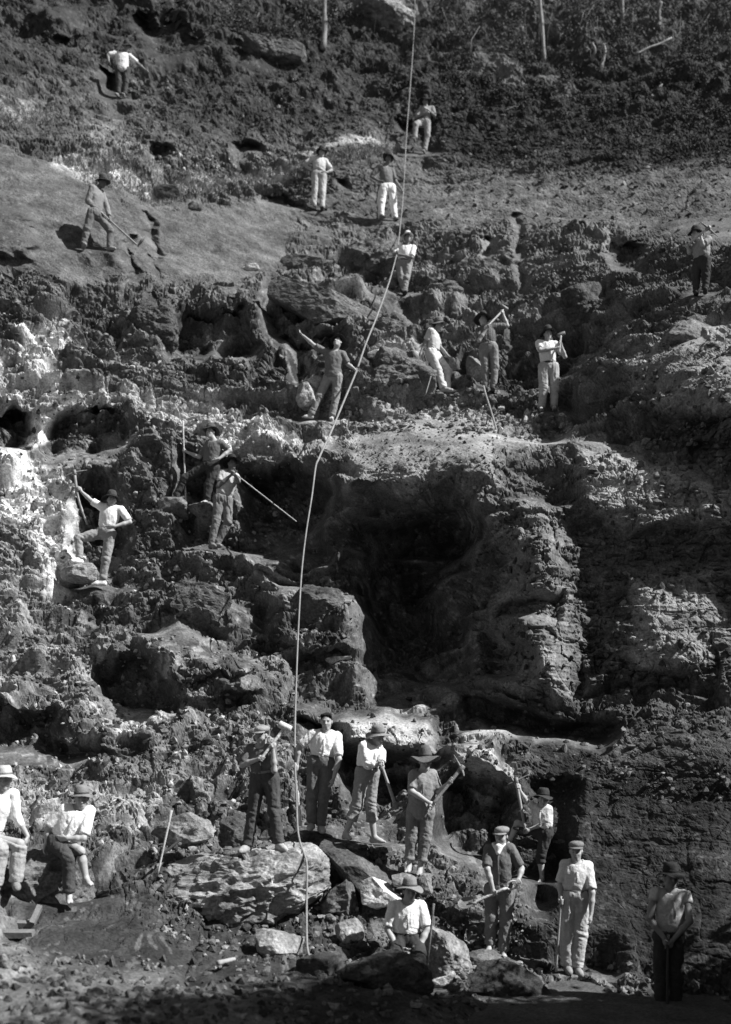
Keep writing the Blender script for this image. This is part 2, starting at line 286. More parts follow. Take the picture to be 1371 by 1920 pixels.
# ------------------------------------------------------------------ the quarry face
GC = np.array([-500, 0, 200, 400, 600, 800, 1000, 1200, 1371, 1870.])
GR = np.array([-350, -100, 0, 100, 200, 300, 400, 470, 540, 620, 700, 770, 850, 930, 1010, 1100, 1200, 1300, 1400, 1500, 1600, 1700, 1800, 1920, 2250.])
GD = np.array([
 [44, 44, 44, 44, 45, 45, 45, 44, 43, 40],
 [34, 35, 35.5, 36, 37, 37.5, 37.5, 36.5, 35, 32],
 [31.5, 32, 32.5, 33.2, 34, 34.6, 34.6, 33.5, 32.2, 29],
 [28.6, 29.6, 30.2, 31, 32, 32.6, 32.4, 31.4, 30, 27],
 [26.3, 27.2, 28.4, 29.4, 30.2, 30.9, 30.4, 29.3, 28, 25],
 [24.2, 25, 26.4, 27.7, 28.8, 29.6, 28.6, 27.2, 25.8, 23],
 [22.4, 23, 24.2, 26.4, 28, 27.6, 26.6, 25, 23.4, 21],
 [21.4, 21.8, 23.2, 25, 26, 25.9, 25, 23, 20.8, 19.5],
 [20.6, 21.4, 22.4, 23.5, 24.2, 24.6, 23.6, 21.4, 20.2, 19],
 [19.8, 20.8, 21.6, 22.3, 22.6, 22.6, 22.2, 20.4, 19, 18],
 [19, 20.1, 20.9, 21.6, 21.5, 21.5, 21.4, 19.5, 17.9, 17],
 [18.4, 19.6, 20.4, 20.8, 20.8, 20.9, 20.8, 18.8, 17.2, 16],
 [18, 19.1, 19.9, 20, 19.7, 19.2, 18.8, 18.1, 17.5, 16.2],
 [17.6, 18.6, 19.4, 19.6, 19.2, 18.4, 17.9, 17.5, 17.1, 15.9],
 [17.2, 18.2, 18.9, 19.3, 19, 18.4, 17.6, 17.2, 16.9, 15.7],
 [16.6, 17.6, 18.4, 18.6, 18.6, 18.4, 17.3, 17.0, 16.7, 15.5],
 [16, 16.9, 17.4, 17.6, 17.9, 18, 17, 16.7, 16.4, 15.2],
 [15.2, 16.1, 16.5, 16.8, 17, 17.3, 16.8, 16.4, 15.9, 14.8],
 [14.6, 15.2, 15.5, 15.8, 16, 16.2, 16, 15.3, 14.6, 13.8],
 [13.6, 14.1, 14.6, 14.9, 15.2, 15.2, 15.2, 14.7, 14.1, 13.2],
 [12.6, 13.2, 13.6, 13.9, 14.2, 14.3, 14.5, 14.1, 13.5, 12.6],
 [11.2, 11.8, 12.4, 12.9, 13.3, 13.4, 13.7, 13.4, 12.8, 12],
 [9.9, 10.3, 10.8, 11.3, 11.9, 12.4, 12.9, 12.6, 12.1, 11.2],
 [8.2, 8.5, 8.8, 9.2, 9.7, 10.3, 11.2, 11.4, 11.0, 10.2],
 [4.9, 4.9, 4.9, 4.9, 4.9, 4.9, 5.0, 5.1, 5.1, 5.1]])

def coords(lo, a, b, hi, step, nm):
    inner = np.arange(a, b + step, step)
    l = a - (a - lo) * (np.arange(nm, 0, -1) / nm) ** 1.4; h = b + step + (hi - b) * (np.arange(1, nm + 1) / nm) ** 1.4
    return np.concatenate([l, inner, h])
TU = coords(-500, -12, 1384, 1870, 2.15, 90)
TV = np.concatenate([coords(-350, -12, 820, 822, 1.5, 50)[:-50], np.arange(822.5, 1932, 2.0), 1932 + (2250 - 1932) * (np.arange(0, 51) / 50) ** 1.4])
UU, VV = np.meshgrid(TU, TV)
UU = UU.astype(np.float32); VV = VV.astype(np.float32)

def cubic1(xs, grid, x, axis):
    """smooth (Catmull-Rom) interpolation of the table along one axis"""
    g = np.moveaxis(grid, axis, 0)
    i = np.clip(np.searchsorted(xs, x) - 1, 0, len(xs) - 2)
    t = ((x - xs[i]) / (xs[i + 1] - xs[i])).reshape((-1,) + (1,) * (g.ndim - 1))
    im, ip = np.clip(i - 1, 0, len(xs) - 1), np.clip(i + 2, 0, len(xs) - 1)
    h = (xs[i + 1] - xs[i]).reshape(t.shape)
    def slope(a, b):
        dx = (xs[b] - xs[a]).reshape(t.shape); dx = np.where(dx == 0, 1, dx); return (g[b] - g[a]) / dx
    m0, m1 = slope(im, i + 1) * h, slope(i, ip) * h
    r = (2*t**3 - 3*t**2 + 1) * g[i] + (t**3 - 2*t**2 + t) * m0 + (-2*t**3 + 3*t**2) * g[i + 1] + (t**3 - t**2) * m1
    return np.moveaxis(r, 0, axis)
D = cubic1(GC, cubic1(GR, GD, TV, 0), TU, 1).astype(np.float32)
DBASE = D.copy()

def base_xyz(D): return (UU - U0) / F * D, D, (H0 - VV) / F * D

X, Y, Z = base_xyz(D)
# outlines wander: the maps below are looked up through a small irregular shift
wu = fbm(X * 1.3, Y * 1.3, Z * 1.3, 4, 11) * 26 + fbm(X * 5, Y * 5, Z * 5, 2, 31) * 5
wv = fbm(X * 1.3, Y * 1.3, Z * 1.3, 4, 51) * 26 + fbm(X * 5, Y * 5, Z * 5, 2, 71) * 5

def polymask(pts, fin, fout, warp=1.0):
    """1 inside the outline, 0 outside, with a soft edge of fin (inside) and fout (outside)"""
    pts = np.asarray(pts, float)
    pad = fout + 40
    j0, j1 = np.searchsorted(TU, pts[:, 0].min() - pad), np.searchsorted(TU, pts[:, 0].max() + pad)
    i0, i1 = np.searchsorted(TV, pts[:, 1].min() - pad), np.searchsorted(TV, pts[:, 1].max() + pad)
    sl = (slice(i0, i1), slice(j0, j1))
    u = UU[sl] + warp * wu[sl]; v = VV[sl] + warp * wv[sl]
    ins = np.zeros(u.shape, bool); dm = np.full(u.shape, 1e9, np.float32)
    for k in range(len(pts)):
        x0, y0 = pts[k]; x1, y1 = pts[(k + 1) % len(pts)]
        ex, ey = x1 - x0, y1 - y0
        t = np.clip(((u - x0) * ex + (v - y0) * ey) / (ex * ex + ey * ey + 1e-9), 0, 1)
        dm = np.minimum(dm, (u - x0 - t * ex) ** 2 + (v - y0 - t * ey) ** 2)
        if y0 != y1:
            c = ((y0 > v) != (y1 > v)) & (u < (x1 - x0) * (v - y0) / (y1 - y0) + x0)
            ins ^= c
    d = np.sqrt(dm) * np.where(ins, 1, -1)
    return sl, sstep(-fout, fin, d)

# (outline, metres further back (+) or forward (-), soft inside, soft outside)
RELIEF = [
 # deep hollow under the middle ledge
 ([(640,975),(690,940),(790,925),(880,945),(925,1000),(905,1075),(850,1125),(880,1180),(910,1290),(850,1330),(730,1315),(670,1290),(660,1220),(650,1120),(650,1040)], 1.7, 80, 10),
 ([(445,885),(520,868),(600,882),(650,905),(655,940),(640,1000),(620,1040),(560,1030),(480,1032),(440,1015),(436,940)], 1.35, 34, 10),
 
 ([(335,850),(400,850),(420,900),(405,1020),(345,1028),(316,960)], 0.9, 16, 8),
 ([(140,935),(190,905),(235,955),(250,1005),(215,1088),(165,1092),(135,1010)], 0.9, 14, 8),
 ([(-60,745),(50,748),(64,800),(45,858),(-60,850)], 1.1, 14, 6),
 ([(84,800),(130,772),(200,760),(240,790),(235,850),(190,885),(110,880),(75,850)], 0.85, 14, 8),
 ([(275,1205),(330,1190),(420,1215),(480,1250),(470,1300),(400,1312),(330,1300),(300,1275)], -1.1, 26, 14),
 ([(175,1255),(270,1240),(318,1275),(325,1335),(250,1328),(205,1312)], 0.8, 14, 8),
 ([(-40,1325),(40,1332),(110,1342),(122,1388),(200,1412),(150,1432),(60,1412),(-40,1412)], 0.95, 14, 8),
 ([(495,560),(520,535),(520,610),(600,640),(650,640),(645,700),(560,740),(535,700),(545,650),(500,606)], 1.0, 14, 6),
 ([(315,600),(345,585),(400,600),(450,590),(485,640),(470,690),(400,665),(330,670)], 0.9, 16, 8),
 ([(780,640),(820,622),(900,600),(1000,640),(1075,690),(1070,742),(980,722),(900,730),(800,722)], 0.5, 18, 10),
 # rounded earth slope below the middle ledge
 ([(640,835),(760,785),(900,790),(970,860),(935,930),(850,912),(760,925),(660,920)], -0.75, 50, 20),
 ([(620,880),(700,905),(640,950),(635,1050),(600,1000)], -0.5, 14, 10),
 # pillars and blocks of the right hand face
 ([(905,950),(980,935),(1050,990),(1076,1060),(1062,1180),(1085,1310),(1000,1300),(930,1285),(930,1180),(890,1150),(940,1060)], -0.9, 60, 30),
 ([(960,1000),(1040,1020),(1060,1060),(1000,1075),(950,1050)], -0.25, 24, 10),
 ([(960,1110),(1050,1100),(1040,1150),(940,1160)], 0.45, 12, 8),
 ([(915,1190),(990,1200),(1000,1250),(920,1260)], 0.5, 12, 8),
 ([(1190,1090),(1330,1078),(1375,1130),(1330,1240),(1230,1262),(1185,1220)], -0.45, 60, 40),
 ([(1080,860),(1180,850),(1300,900),(1380,930),(1380,1000),(1200,1000),(1080,950)], -0.5, 26, 20),
 ([(1140,660),(1250,600),(1900,640),(1900,860),(1260,790),(1150,730)], -0.8, 90, 50),
 ([(1060,560),(1140,540),(1190,600),(1150,660),(1070,690)], 0.5, 24, 16),
 ([(1245,625),(1275,615),(1280,650),(1250,655)], 0.6, 8, 6),
 ([(1285,625),(1310,618),(1315,650),(1288,655)], 0.5, 8, 6),
 # low slot and shelves behind the front row
 ([(850,1322),(1000,1332),(1160,1362),(1125,1400),(985,1388),(860,1368)], 0.9, 14, 6),
 ([(630,1335),(720,1338),(800,1360),(822,1392),(760,1394),(660,1372)], -0.6, 12, 8),
 ([(560,1342),(620,1345),(620,1378),(570,1374)], 0.5, 8, 5),
 ([(640,1396),(780,1402),(850,1422),(800,1460),(760,1520),(700,1560),(650,1500)], 0.75, 18, 8),
 ([(825,1480),(900,1470),(975,1500),(965,1600),(900,1622),(825,1600)], 0.9, 20, 10),
 ([(850,1400),(930,1400),(950,1470),(900,1480),(860,1450)], -0.4, 18, 10),
 ([(1000,1480),(1080,1470),(1080,1650),(1010,1650)], 0.4, 20, 14),
 # strata humps
 ([(505,1110),(600,1098),(668,1130),(660,1212),(600,1222),(515,1190)], -0.75, 26, 10),
 ([(325,1122),(400,1108),(455,1160),(420,1192),(335,1172)], -0.65, 24, 10),
 ([(440,1040),(560,1030),(640,1046),(620,1080),(500,1085)], -0.35, 14, 10),
 ([(330,1260),(430,1245),(470,1275),(400,1300),(340,1290)], 0.5, 12, 6),
 ([(540,1240),(650,1230),(640,1300),(560,1310)], 0.35, 16, 10),
 ([(230,560),(300,545),(330,600),(300,660),(250,650)], -0.35, 16, 10),
 ([(-40,520),(90,540),(120,600),(40,640),(-40,630)], -0.3, 20, 12),
 ([(560,1320),(640,1325),(660,1345),(540,1345)], -0.2, 8, 6),
 # gullies and holes high on the slope
 ([(285,275),(322,285),(325,322),(290,326),(278,300)], 0.9, 8, 5),
 ([(442,268),(486,268),(484,290),(450,291)], 0.7, 8, 5),
 ([(183,135),(222,135),(222,182),(198,186)], 0.9, 8, 6),
 ([(1140,450),(1206,450),(1206,502),(1150,506)], 0.8, 10, 6),
 ([(640,330),(660,330),(660,350),(640,350)], 0.4, 6, 4),
 ([(480,350),(560,360),(570,390),(500,385)], 0.5, 10, 6),
 ([(700,480),(745,470),(745,560),(700,560)], 0.6, 12, 8),
 ([(745,220),(800,215),(790,290),(745,285)], 0.5, 10, 8),
 ([(-40,385),(40,395),(75,450),(60,480),(-40,470)], -0.5, 20, 8),
 ([(120,-20),(240,-20),(300,60),(260,110),(170,60)], 0.5, 24, 14),
 ([(250,30),(330,20),(380,90),(300,130)], 0.8, 18, 10),
 ([(60,20),(120,10),(150,60),(90,80)], -0.6, 14, 10),
 ([(430,80),(520,90),(520,130),(450,120)], 0.5, 12, 8),
 ([(910,440),(925,440),(930,520),(915,520)], 0.5, 6, 4),
 ([(968,400),(978,400),(985,520),(972,525)], 0.4, 5, 4),
 ([(272,400),(280,398),(300,450),(290,520),(278,540),(288,470)], 0.4, 4, 3),
 ([(246,440),(256,440),(256,510),(236,560),(244,500)], 0.35, 4, 3),
]
for pts, d, fi, fo in RELIEF:
    sl, m = polymask(pts, fi * 1.15, fo * 1.6)
    D[sl] += d * m

# (outline, albedo, in places with light or shade put in, softness)
BASE_TONE = 0.095
TONES = [
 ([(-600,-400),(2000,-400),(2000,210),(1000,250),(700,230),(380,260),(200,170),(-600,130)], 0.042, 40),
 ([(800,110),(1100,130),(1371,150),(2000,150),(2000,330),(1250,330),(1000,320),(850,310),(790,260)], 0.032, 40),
 ([(600,-40),(790,-40),(790,20),(740,40),(690,20)], 0.20, 14),
 ([(820,-60),(1900,-60),(1900,105),(820,100)], 0.085, 40),
 ([(820,110),(900,112),(1060,150),(1060,170),(900,140)], 0.12, 12),
 ([(-100,150),(60,150),(240,110),(330,180),(280,260),(120,270),(-100,220)], 0.075, 30),
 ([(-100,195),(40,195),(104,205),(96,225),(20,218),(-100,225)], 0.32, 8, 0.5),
 ([(-600,255),(0,262),(110,300),(230,352),(260,470),(200,560),(0,520),(-600,520)], 0.092, 14),
 ([(-100,385),(40,395),(75,450),(60,480),(-100,470)], 0.07, 10),
 ([(215,345),(340,375),(560,395),(545,470),(510,560),(330,570),(250,520)], 0.098, 18),
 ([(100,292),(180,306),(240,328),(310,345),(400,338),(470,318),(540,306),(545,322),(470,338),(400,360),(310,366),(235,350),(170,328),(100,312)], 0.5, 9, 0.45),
 ([(170,250),(240,262),(260,310),(190,300)], 0.19, 18, 0.8),
 ([(160,240),(240,250),(250,310),(180,300)], 0.17, 18),
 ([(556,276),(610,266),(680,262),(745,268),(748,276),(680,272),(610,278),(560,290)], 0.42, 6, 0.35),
 ([(540,430),(640,420),(800,430),(900,470),(700,460)], 0.105, 22),
 ([(760,320),(1000,330),(1371,330),(1371,400),(1150,440),(960,450),(800,420)], 0.125, 40),
 ([(880,430),(1150,440),(1140,490),(1000,520),(920,490)], 0.15, 20),
 ([(690,430),(820,440),(990,540),(960,620),(840,600),(740,560)], 0.13, 26),
 ([(590,470),(700,460),(690,560),(600,560)], 0.11, 22),
 # pale weathered seam on the left
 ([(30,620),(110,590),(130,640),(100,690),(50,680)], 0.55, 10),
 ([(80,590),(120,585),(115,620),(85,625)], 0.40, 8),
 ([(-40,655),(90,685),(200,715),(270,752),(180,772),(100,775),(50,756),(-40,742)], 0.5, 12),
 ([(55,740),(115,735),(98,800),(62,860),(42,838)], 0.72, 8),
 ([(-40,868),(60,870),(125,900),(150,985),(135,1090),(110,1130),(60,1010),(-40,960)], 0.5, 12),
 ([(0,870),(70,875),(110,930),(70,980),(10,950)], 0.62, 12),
 ([(-40,960),(70,1000),(110,1120),(60,1180),(-40,1160)], 0.16, 18),
 ([(190,640),(330,690),(300,720),(200,700)], 0.17, 14),
 ([(210,745),(330,728),(430,762),(520,790),(560,812),(500,850),(430,820),(340,800),(250,778)], 0.42, 14),
 ([(440,830),(600,830),(520,870),(470,885)], 0.24, 12),
 ([(400,812),(450,835),(440,850),(410,832)], 0.5, 5),
 ([(180,830),(235,820),(230,850),(190,852)], 0.28, 8),
 # middle
 ([(560,780),(660,760),(790,750),(960,780),(1100,820),(1240,870),(1100,860),(960,850),(700,850),(600,840)], 0.21, 24),  # this and the next: earth grey, lifted for the sunlit hump
 ([(640,800),(760,790),(900,800),(960,860),(930,930),(850,912),(760,915),(660,900)], 0.21, 24),
 ([(650,600),(740,610),(760,640),(690,650)], 0.13, 10),
 ([(690,655),(810,648),(800,680),(720,685)], 0.30, 8),
 ([(560,690),(578,690),(582,720),(566,722)], 0.5, 5),
 ([(570,740),(610,755),(600,790),(570,775)], 0.35, 8),
 ([(680,770),(800,755),(960,765),(960,790),(800,785),(700,795)], 0.22, 8),
 # right hand face
 ([(1090,860),(1190,860),(1371,920),(1900,950),(1900,1010),(1300,1000),(1100,960)], 0.24, 24),  # earth grey, lifted for the sunlit continuation of the hump
 ([(1150,640),(1300,600),(1900,640),(1900,800),(1260,770),(1180,715)], 0.23, 24),
 ([(1190,1090),(1330,1078),(1375,1130),(1330,1240),(1230,1262),(1185,1220)], 0.23, 12),
 ([(905,950),(980,935),(1050,990),(1076,1060),(1062,1180),(1085,1310),(1000,1300),(930,1285),(930,1180),(890,1150),(940,1060)], 0.155, 18),
 ([(1090,1100),(1150,1090),(1140,1180),(1090,1190)], 0.15, 14),
 # lower left
 ([(-600,1180),(60,1180),(190,1200),(185,1330),(100,1335),(0,1310),(-600,1300)], 0.17, 18),
 ([(180,1325),(285,1320),(300,1370),(205,1385)], 0.32, 10),
 ([(380,1405),(470,1380),(560,1385),(540,1440),(400,1480)], 0.28, 10),
 ([(330,1380),(560,1340),(560,1480),(400,1510),(340,1440)], 0.15, 20),
 ([(160,1480),(330,1500),(300,1550),(260,1575),(170,1580)], 0.30, 14),
 ([(-60,1440),(110,1450),(110,1560),(-60,1560)], 0.26, 14),
 ([(230,1430),(330,1440),(330,1490),(230,1480)], 0.15, 14),
 # white slabs behind the front row
 ([(630,1335),(720,1338),(800,1360),(822,1392),(760,1394),(660,1372)], 0.33, 8, 0.6),
 ([(740,1318),(860,1325),(850,1345),(750,1340)], 0.18, 8),
 ([(860,1365),(985,1378),(980,1392),(870,1385)], 0.25, 5),
 ([(850,1395),(930,1400),(955,1470),(910,1540),(870,1500)], 0.28, 10),
 ([(1000,1380),(1120,1390),(1120,1410),(1010,1402)], 0.30, 6),
 ([(960,1440),(990,1440),(980,1500),(955,1500)], 0.24, 6),
 # front
 ([(600,1590),(660,1600),(650,1700),(580,1760),(560,1690)], 0.09, 14),
 ([(130,1790),(300,1800),(430,1850),(350,1880),(200,1850)], 0.10, 34),  # this and the next two: sunlit patches of front ground, put into tone
 ([(-600,1850),(100,1845),(330,1890),(300,1940),(-600,1990)], 0.125, 18),
 ([(1040,1835),(1150,1835),(1250,1852),(1250,1900),(1060,1885)], 0.20, 12),
 ([(-600,2000),(2000,2000),(2000,2400),(-600,2400)], 0.09, 30),
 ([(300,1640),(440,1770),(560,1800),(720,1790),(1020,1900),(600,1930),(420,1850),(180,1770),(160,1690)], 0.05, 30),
 ([(1000,1400),(2000,1400),(2000,1820),(1240,1840),(1000,1800)], 0.034, 60),  # shade over the lower right, put into the tone
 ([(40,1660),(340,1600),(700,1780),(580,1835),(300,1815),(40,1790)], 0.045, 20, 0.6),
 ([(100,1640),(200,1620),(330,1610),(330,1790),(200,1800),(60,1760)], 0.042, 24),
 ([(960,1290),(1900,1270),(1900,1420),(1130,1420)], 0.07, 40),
]
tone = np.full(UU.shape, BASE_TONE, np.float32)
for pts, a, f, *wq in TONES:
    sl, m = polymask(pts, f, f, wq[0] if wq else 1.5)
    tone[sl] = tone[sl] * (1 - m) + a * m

# where the surface is soft earth (1) rather than broken rock (0)
SOFT = [
 ([(60,1650),(330,1660),(360,1840),(60,1840)], 40, 0.72),
 ([(-600,300),(300,380),(560,360),(760,330),(1400,290),(1900,290),(1900,480),(1120,450),(880,440),(560,430),(520,540),(0,520),(-600,520)], 30, 0.96),
 ([(640,790),(950,780),(1080,860),(1110,1310),(930,1300),(900,1100),(930,960),(800,900),(650,930)], 40, 0.55),
 ([(1080,850),(1900,850),(1900,1290),(1180,1290),(1090,1100)], 50, 0.7),
 ([(630,1335),(720,1338),(800,1360),(822,1392),(760,1394),(660,1372)], 14, 0.8),
 ([(-600,255),(0,262),(110,300),(230,352),(260,470),(200,540),(0,510),(-600,520)], 20, 1.0),
 ([(215,345),(340,375),(560,395),(545,470),(510,550),(330,560),(250,520)], 25, 1.0),
 ([(640,800),(760,790),(900,800),(960,860),(930,920),(850,905),(760,905),(660,890)], 30, 1.0),
 ([(-600,-400),(2000,-400),(2000,430),(1000,430),(560,380),(560,270),(-600,130)], 60, 0.85),
 ([(1150,650),(1250,610),(1900,640),(1900,800),(1260,770),(1180,710)], 50, 0.92),
 ([(1190,1090),(1330,1078),(1375,1130),(1330,1240),(1230,1262),(1185,1220)], 30, 0.85),
 ([(-600,1800),(400,1830),(900,1880),(2000,1800),(2000,2400),(-600,2400)], 40, 0.75),
 ([(980,1350),(1900,1350),(1900,1850),(1000,1800)], 60, 0.92),
 ([(-600,100),(600,150),(560,300),(200,300),(0,260),(-600,255)], 40, 0.8),
 ([(300,1600),(700,1580),(1000,1640),(1000,1900),(300,1900)], 40, 0.45),
 ([(760,400),(1400,400),(1400,620),(1000,560),(880,500)], 60, 0.6),
 ([(1080,850),(1900,850),(1900,1080),(1200,1040),(1080,960)], 50, 0.55),
 ([(540,760),(1000,745),(1240,870),(900,830),(600,820)], 20, 0.6),
 ([(200,640),(330,680),(520,800),(440,830),(230,760)], 25, 0.5),
]
soft = np.zeros(UU.shape, np.float32)
for pts, f, a in SOFT:
    sl, m = polymask(pts, f, f)
    soft[sl] = np.maximum(soft[sl], a * m)
# people stand on trodden places: the ground meets the soles and falls back behind the body
def ledges(D):
    for kind, u, v, Yd, s in STAND:
        if kind == 'foot':
            mu = np.exp(-((UU - u) / (0.24 * s)) ** 2)
            below = mu * sstep(-0.02 * s, 0.03 * s, VV - v) * (1 - sstep(0.25 * s, 0.7 * s, VV - v))
            D = D + below * np.minimum(0, (Yd - 0.12) - D) ; D = D + below * np.maximum(0, (Yd - 0.20) - D)
        elif kind == 'body':                      # u, top row, distance, scale ; v is (top, bottom)
            top, bot, hw = v
            m = (1 - sstep(hw * 0.75, hw * 1.25 + 0.25 * s, np.abs(UU + 0.9 * wu - u))) * sstep(top - 0.7 * s, top + 0.05 * s, VV + 0.9 * wv) * (1 - sstep(bot - 0.03 * s, bot + 0.02 * s, VV))
            D = D + m * np.maximum(0, Yd - D)
    return D
D = ledges(D)
X, Y, Z = base_xyz(D)
keep = np.ones(UU.shape, np.float32)
for kind, u, v, Yd, s in STAND:
    if kind == 'foot':
        keep *= 1 - 0.85 * np.exp(-((UU - u) / (0.26 * s)) ** 2 - ((VV - v) / (0.2 * s)) ** 2)

# relief of the rock itself, in metres
hard = 1 - soft
qx = X + 0.35 * fbm(X * 0.9, Y * 0.9, Z * 0.9, 3, 101); qz = Z + 0.55 * Y * 0.6 + 0.35 * fbm(X * 0.9, Y * 0.9, Z * 0.9, 3, 131)
r1, r1b, ox, oy, e1 = vor2(qx * 0.9, qz * 1.25, 7)
h = (r1 - 0.5) * 0.42 + ox * (r1b - 0.5) * 0.5 + oy * (r1 - 0.5) * 0.4
r2_, r2b, ox, oy, e2 = vor2(qx * 2.6 + 0.4 * h, qz * 3.4, 23)
h = h - 0.14 * (1 - sstep(0, 0.10, e1))
h2 = (r2_ - 0.5) * 0.19 + ox * (r2b - 0.5) * 0.40 + oy * (r2_ - 0.5) * 0.36
h2 = h2 - 0.07 * (1 - sstep(0, 0.12, e2))
r3, r3b, ox, oy, e3 = vor2(qx * 7.5, qz * 9.5, 41)
h3 = (r3 - 0.5) * 0.065 + ox * (r3b - 0.5) * 0.07
r4, r4b, ox, oy, e4 = vor2(qx * 19, qz * 23, 61)
h4 = (r4 - 0.5) * 0.024
lay = Z * 3.2 + 0.5 * fbm(X * 0.5, Y * 0.5, Z * 0.5, 3, 201) + 0.12 * X
lf = lay - np.floor(lay)
strata = (hsh(np.floor(lay), np.floor(lay) * 0, np.floor(lay) * 0, 3) - 0.5) * 0.22 * sstep(0, 0.15, lf) * (1 - sstep(0.85, 1, lf))
f1 = fbm(X * 0.55, Y * 0.55, Z * 0.55, 4, 301)
f2 = 1 - np.abs(fbm(X * 1.6, Y * 1.6, Z * 1.6, 5, 331)) * 2.2
f3 = fbm(X * 7, Y * 7, Z * 7, 5, 361, 0.62)
f4 = fbm(X * 2.6, Y * 2.6, Z * 2.6, 4, 391)
# where the sheet is seen edge-on it is spun out between rows: no fine relief there
def dist(a, ax): return np.sqrt(sum(np.gradient(c, axis=ax) ** 2 for c in a))
stretch = np.maximum(dist((X, Y, Z), 0), dist((X, Y, Z), 1)) / (2.1 * D / F)
for ax_ in (0, 1):
    stretch = np.maximum(stretch, np.maximum(np.roll(stretch, 2, ax_), np.roll(stretch, -2, ax_)))
fin = np.clip(1.6 / stretch, 0.05, 1); med = np.clip(2.4 / stretch, 0.12, 1)
h = h * np.clip(4.5 / stretch, 0.25, 1); h2 = h2 * med; h3 = h3 * fin; h4 = h4 * fin ** 1.5; f3 = f3 * fin; strata = strata * med
f2 = 0.5 + (f2 - 0.5) * med
bed = fbm(X * 0.9 + 7, Y * 0.9, Z * 8.5 + 0.8 * f1, 4, 421, 0.6)
ck = np.abs(fbm(X * 0.6 + 3, Y * 0.6, Z * 3.4 + 0.5 * f1, 4, 425, 0.55)); cv = np.abs(fbm(X * 2.6 + 3, Y * 2.6, Z * 0.8, 4, 427, 0.55))
crack = (1 - sstep(0, 0.035, ck)) * 0.16 + (1 - sstep(0, 0.03, cv)) * 0.10
disp = (0.38 - 0.24 * soft) * f1 * keep + keep * hard * (0.6 * h + 0.85 * h2 + 0.75 * h3 + 0.9 * h4 + 1.1 * strata + 0.11 * (f2 - 0.5) + 0.04 * f3 + 0.21 * bed * med - crack * med) + soft * (0.028 * f3 + 0.035 * f4 + 0.2 * h4 + 0.1 * h3)
top_ = (1 - sstep(120, 300, VV)); disp = disp + top_ * (0.30 * f1 + 0.16 * f4 - 0.10 * np.abs(f4))
near = np.clip(D / 15.0, 0.7, 1.3)
disp = disp * near
# crumbled fringe towards the outside of the frame stays as it is
bx, by, bz = base_xyz(DBASE)
def grad(a): return np.gradient(a, axis=1), np.gradient(a, axis=0)
(xu, xv), (yu, yv), (zu, zv) = grad(bx), grad(by), grad(bz)
nx, ny, nz = yv * zu - zv * yu, zv * xu - xv * zu, xv * yu - yv * xu
nl = np.sqrt(nx * nx + ny * ny + nz * nz) + 1e-12
sg = np.where(ny > 0, -1, 1); nx, ny, nz = sg * nx / nl, sg * ny / nl, sg * nz / nl
X = X + disp * nx
Y = Y + disp * ny
Z = Z + disp * nz
# spun-out steps are rounded off as crumbling edges are
def blur(a, ru, rv):
    for r_, ax in ((ru, 1), (rv, 0)):
        c = np.cumsum(np.concatenate([np.zeros_like(np.take(a, [0], ax)), a], ax), axis=ax, dtype=np.float64); n = a.shape[ax]
        i1 = np.minimum(np.arange(n) + r_ + 1, n); i0 = np.maximum(np.arange(n) - r_, 0)
        w_ = (i1 - i0).reshape([-1 if k == ax else 1 for k in (0, 1)])
        a = ((np.take(c, i1, ax) - np.take(c, i0, ax)) / w_).astype(np.float32)
    return a
for it in range(3):
    st2 = np.maximum(dist((X, Y, Z), 0), dist((X, Y, Z), 1)) / (2.1 * D / F)
    wgt = blur(sstep(2.2, 5.0, st2).astype(np.float32), 2, 2); wgt = np.clip(wgt * 1.5, 0, 1)
    X, Y, Z = [c * (1 - wgt) + blur(blur(c, 4, 2), 3, 1) * wgt for c in (X, Y, Z)]
# pale and dark beds and per-block shade differences of the stone
seam = fbm(X * 0.8, Y * 0.8, Z * 2.6, 4, 431)
grain = fbm(X * 5, Y * 5, Z * 5, 4, 461, 0.6)
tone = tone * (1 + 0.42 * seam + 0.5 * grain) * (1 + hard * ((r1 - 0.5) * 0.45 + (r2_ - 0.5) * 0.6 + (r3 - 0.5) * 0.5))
# chips of pale stone in the broken rock
chip = sstep(0.80, 0.90, r3b) * sstep(0.0, 0.35, fbm(X * 0.7, Y * 0.7, Z * 0.7, 3, 481)) * hard
tone = tone + chip * 0.10
chip4 = sstep(0.93, 0.96, r4b) * (0.4 + 0.6 * hard)
tone = np.clip(tone + chip4 * 0.10, 0.018, 0.75)
nr, nc = UU.shape
V = np.stack([X, Y, Z], -1).reshape(-1, 3)
idx = np.arange(nr * nc).reshape(nr, nc)
Fq = np.stack([idx[:-1, :-1], idx[1:, :-1], idx[1:, 1:], idx[:-1, 1:]], -1).reshape(-1, 4)
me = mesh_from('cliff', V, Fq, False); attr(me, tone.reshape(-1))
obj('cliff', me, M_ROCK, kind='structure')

GX, GY, GZ = X, Y, Z
def surf(u, v):
    """point of the face seen at column u, row v"""
    j = min(max(int(np.searchsorted(TU, u)), 1), len(TU) - 1); i = min(max(int(np.searchsorted(TV, v)), 1), len(TV) - 1)
    return np.array([GX[i, j], GY[i, j], GZ[i, j]])
def surfn(u, v):
    a = surf(u + 10, v) - surf(u - 10, v); b = surf(u, v - 10) - surf(u, v + 10)
    n = np.cross(a, b); n /= np.linalg.norm(n) + 1e-9
    return n if n[1] < 0 else -n

# flat ground the quarry stands on, to the horizon
g = 900.0
me = mesh_from('ground', [[-g, -g, -2.95], [g, -g, -2.95], [g, g, -2.95], [-g, g, -2.95]], [[0, 1, 2, 3]]); attr(me, [0.08] * 4)
obj('ground', me, M_ROCK, kind='structure')

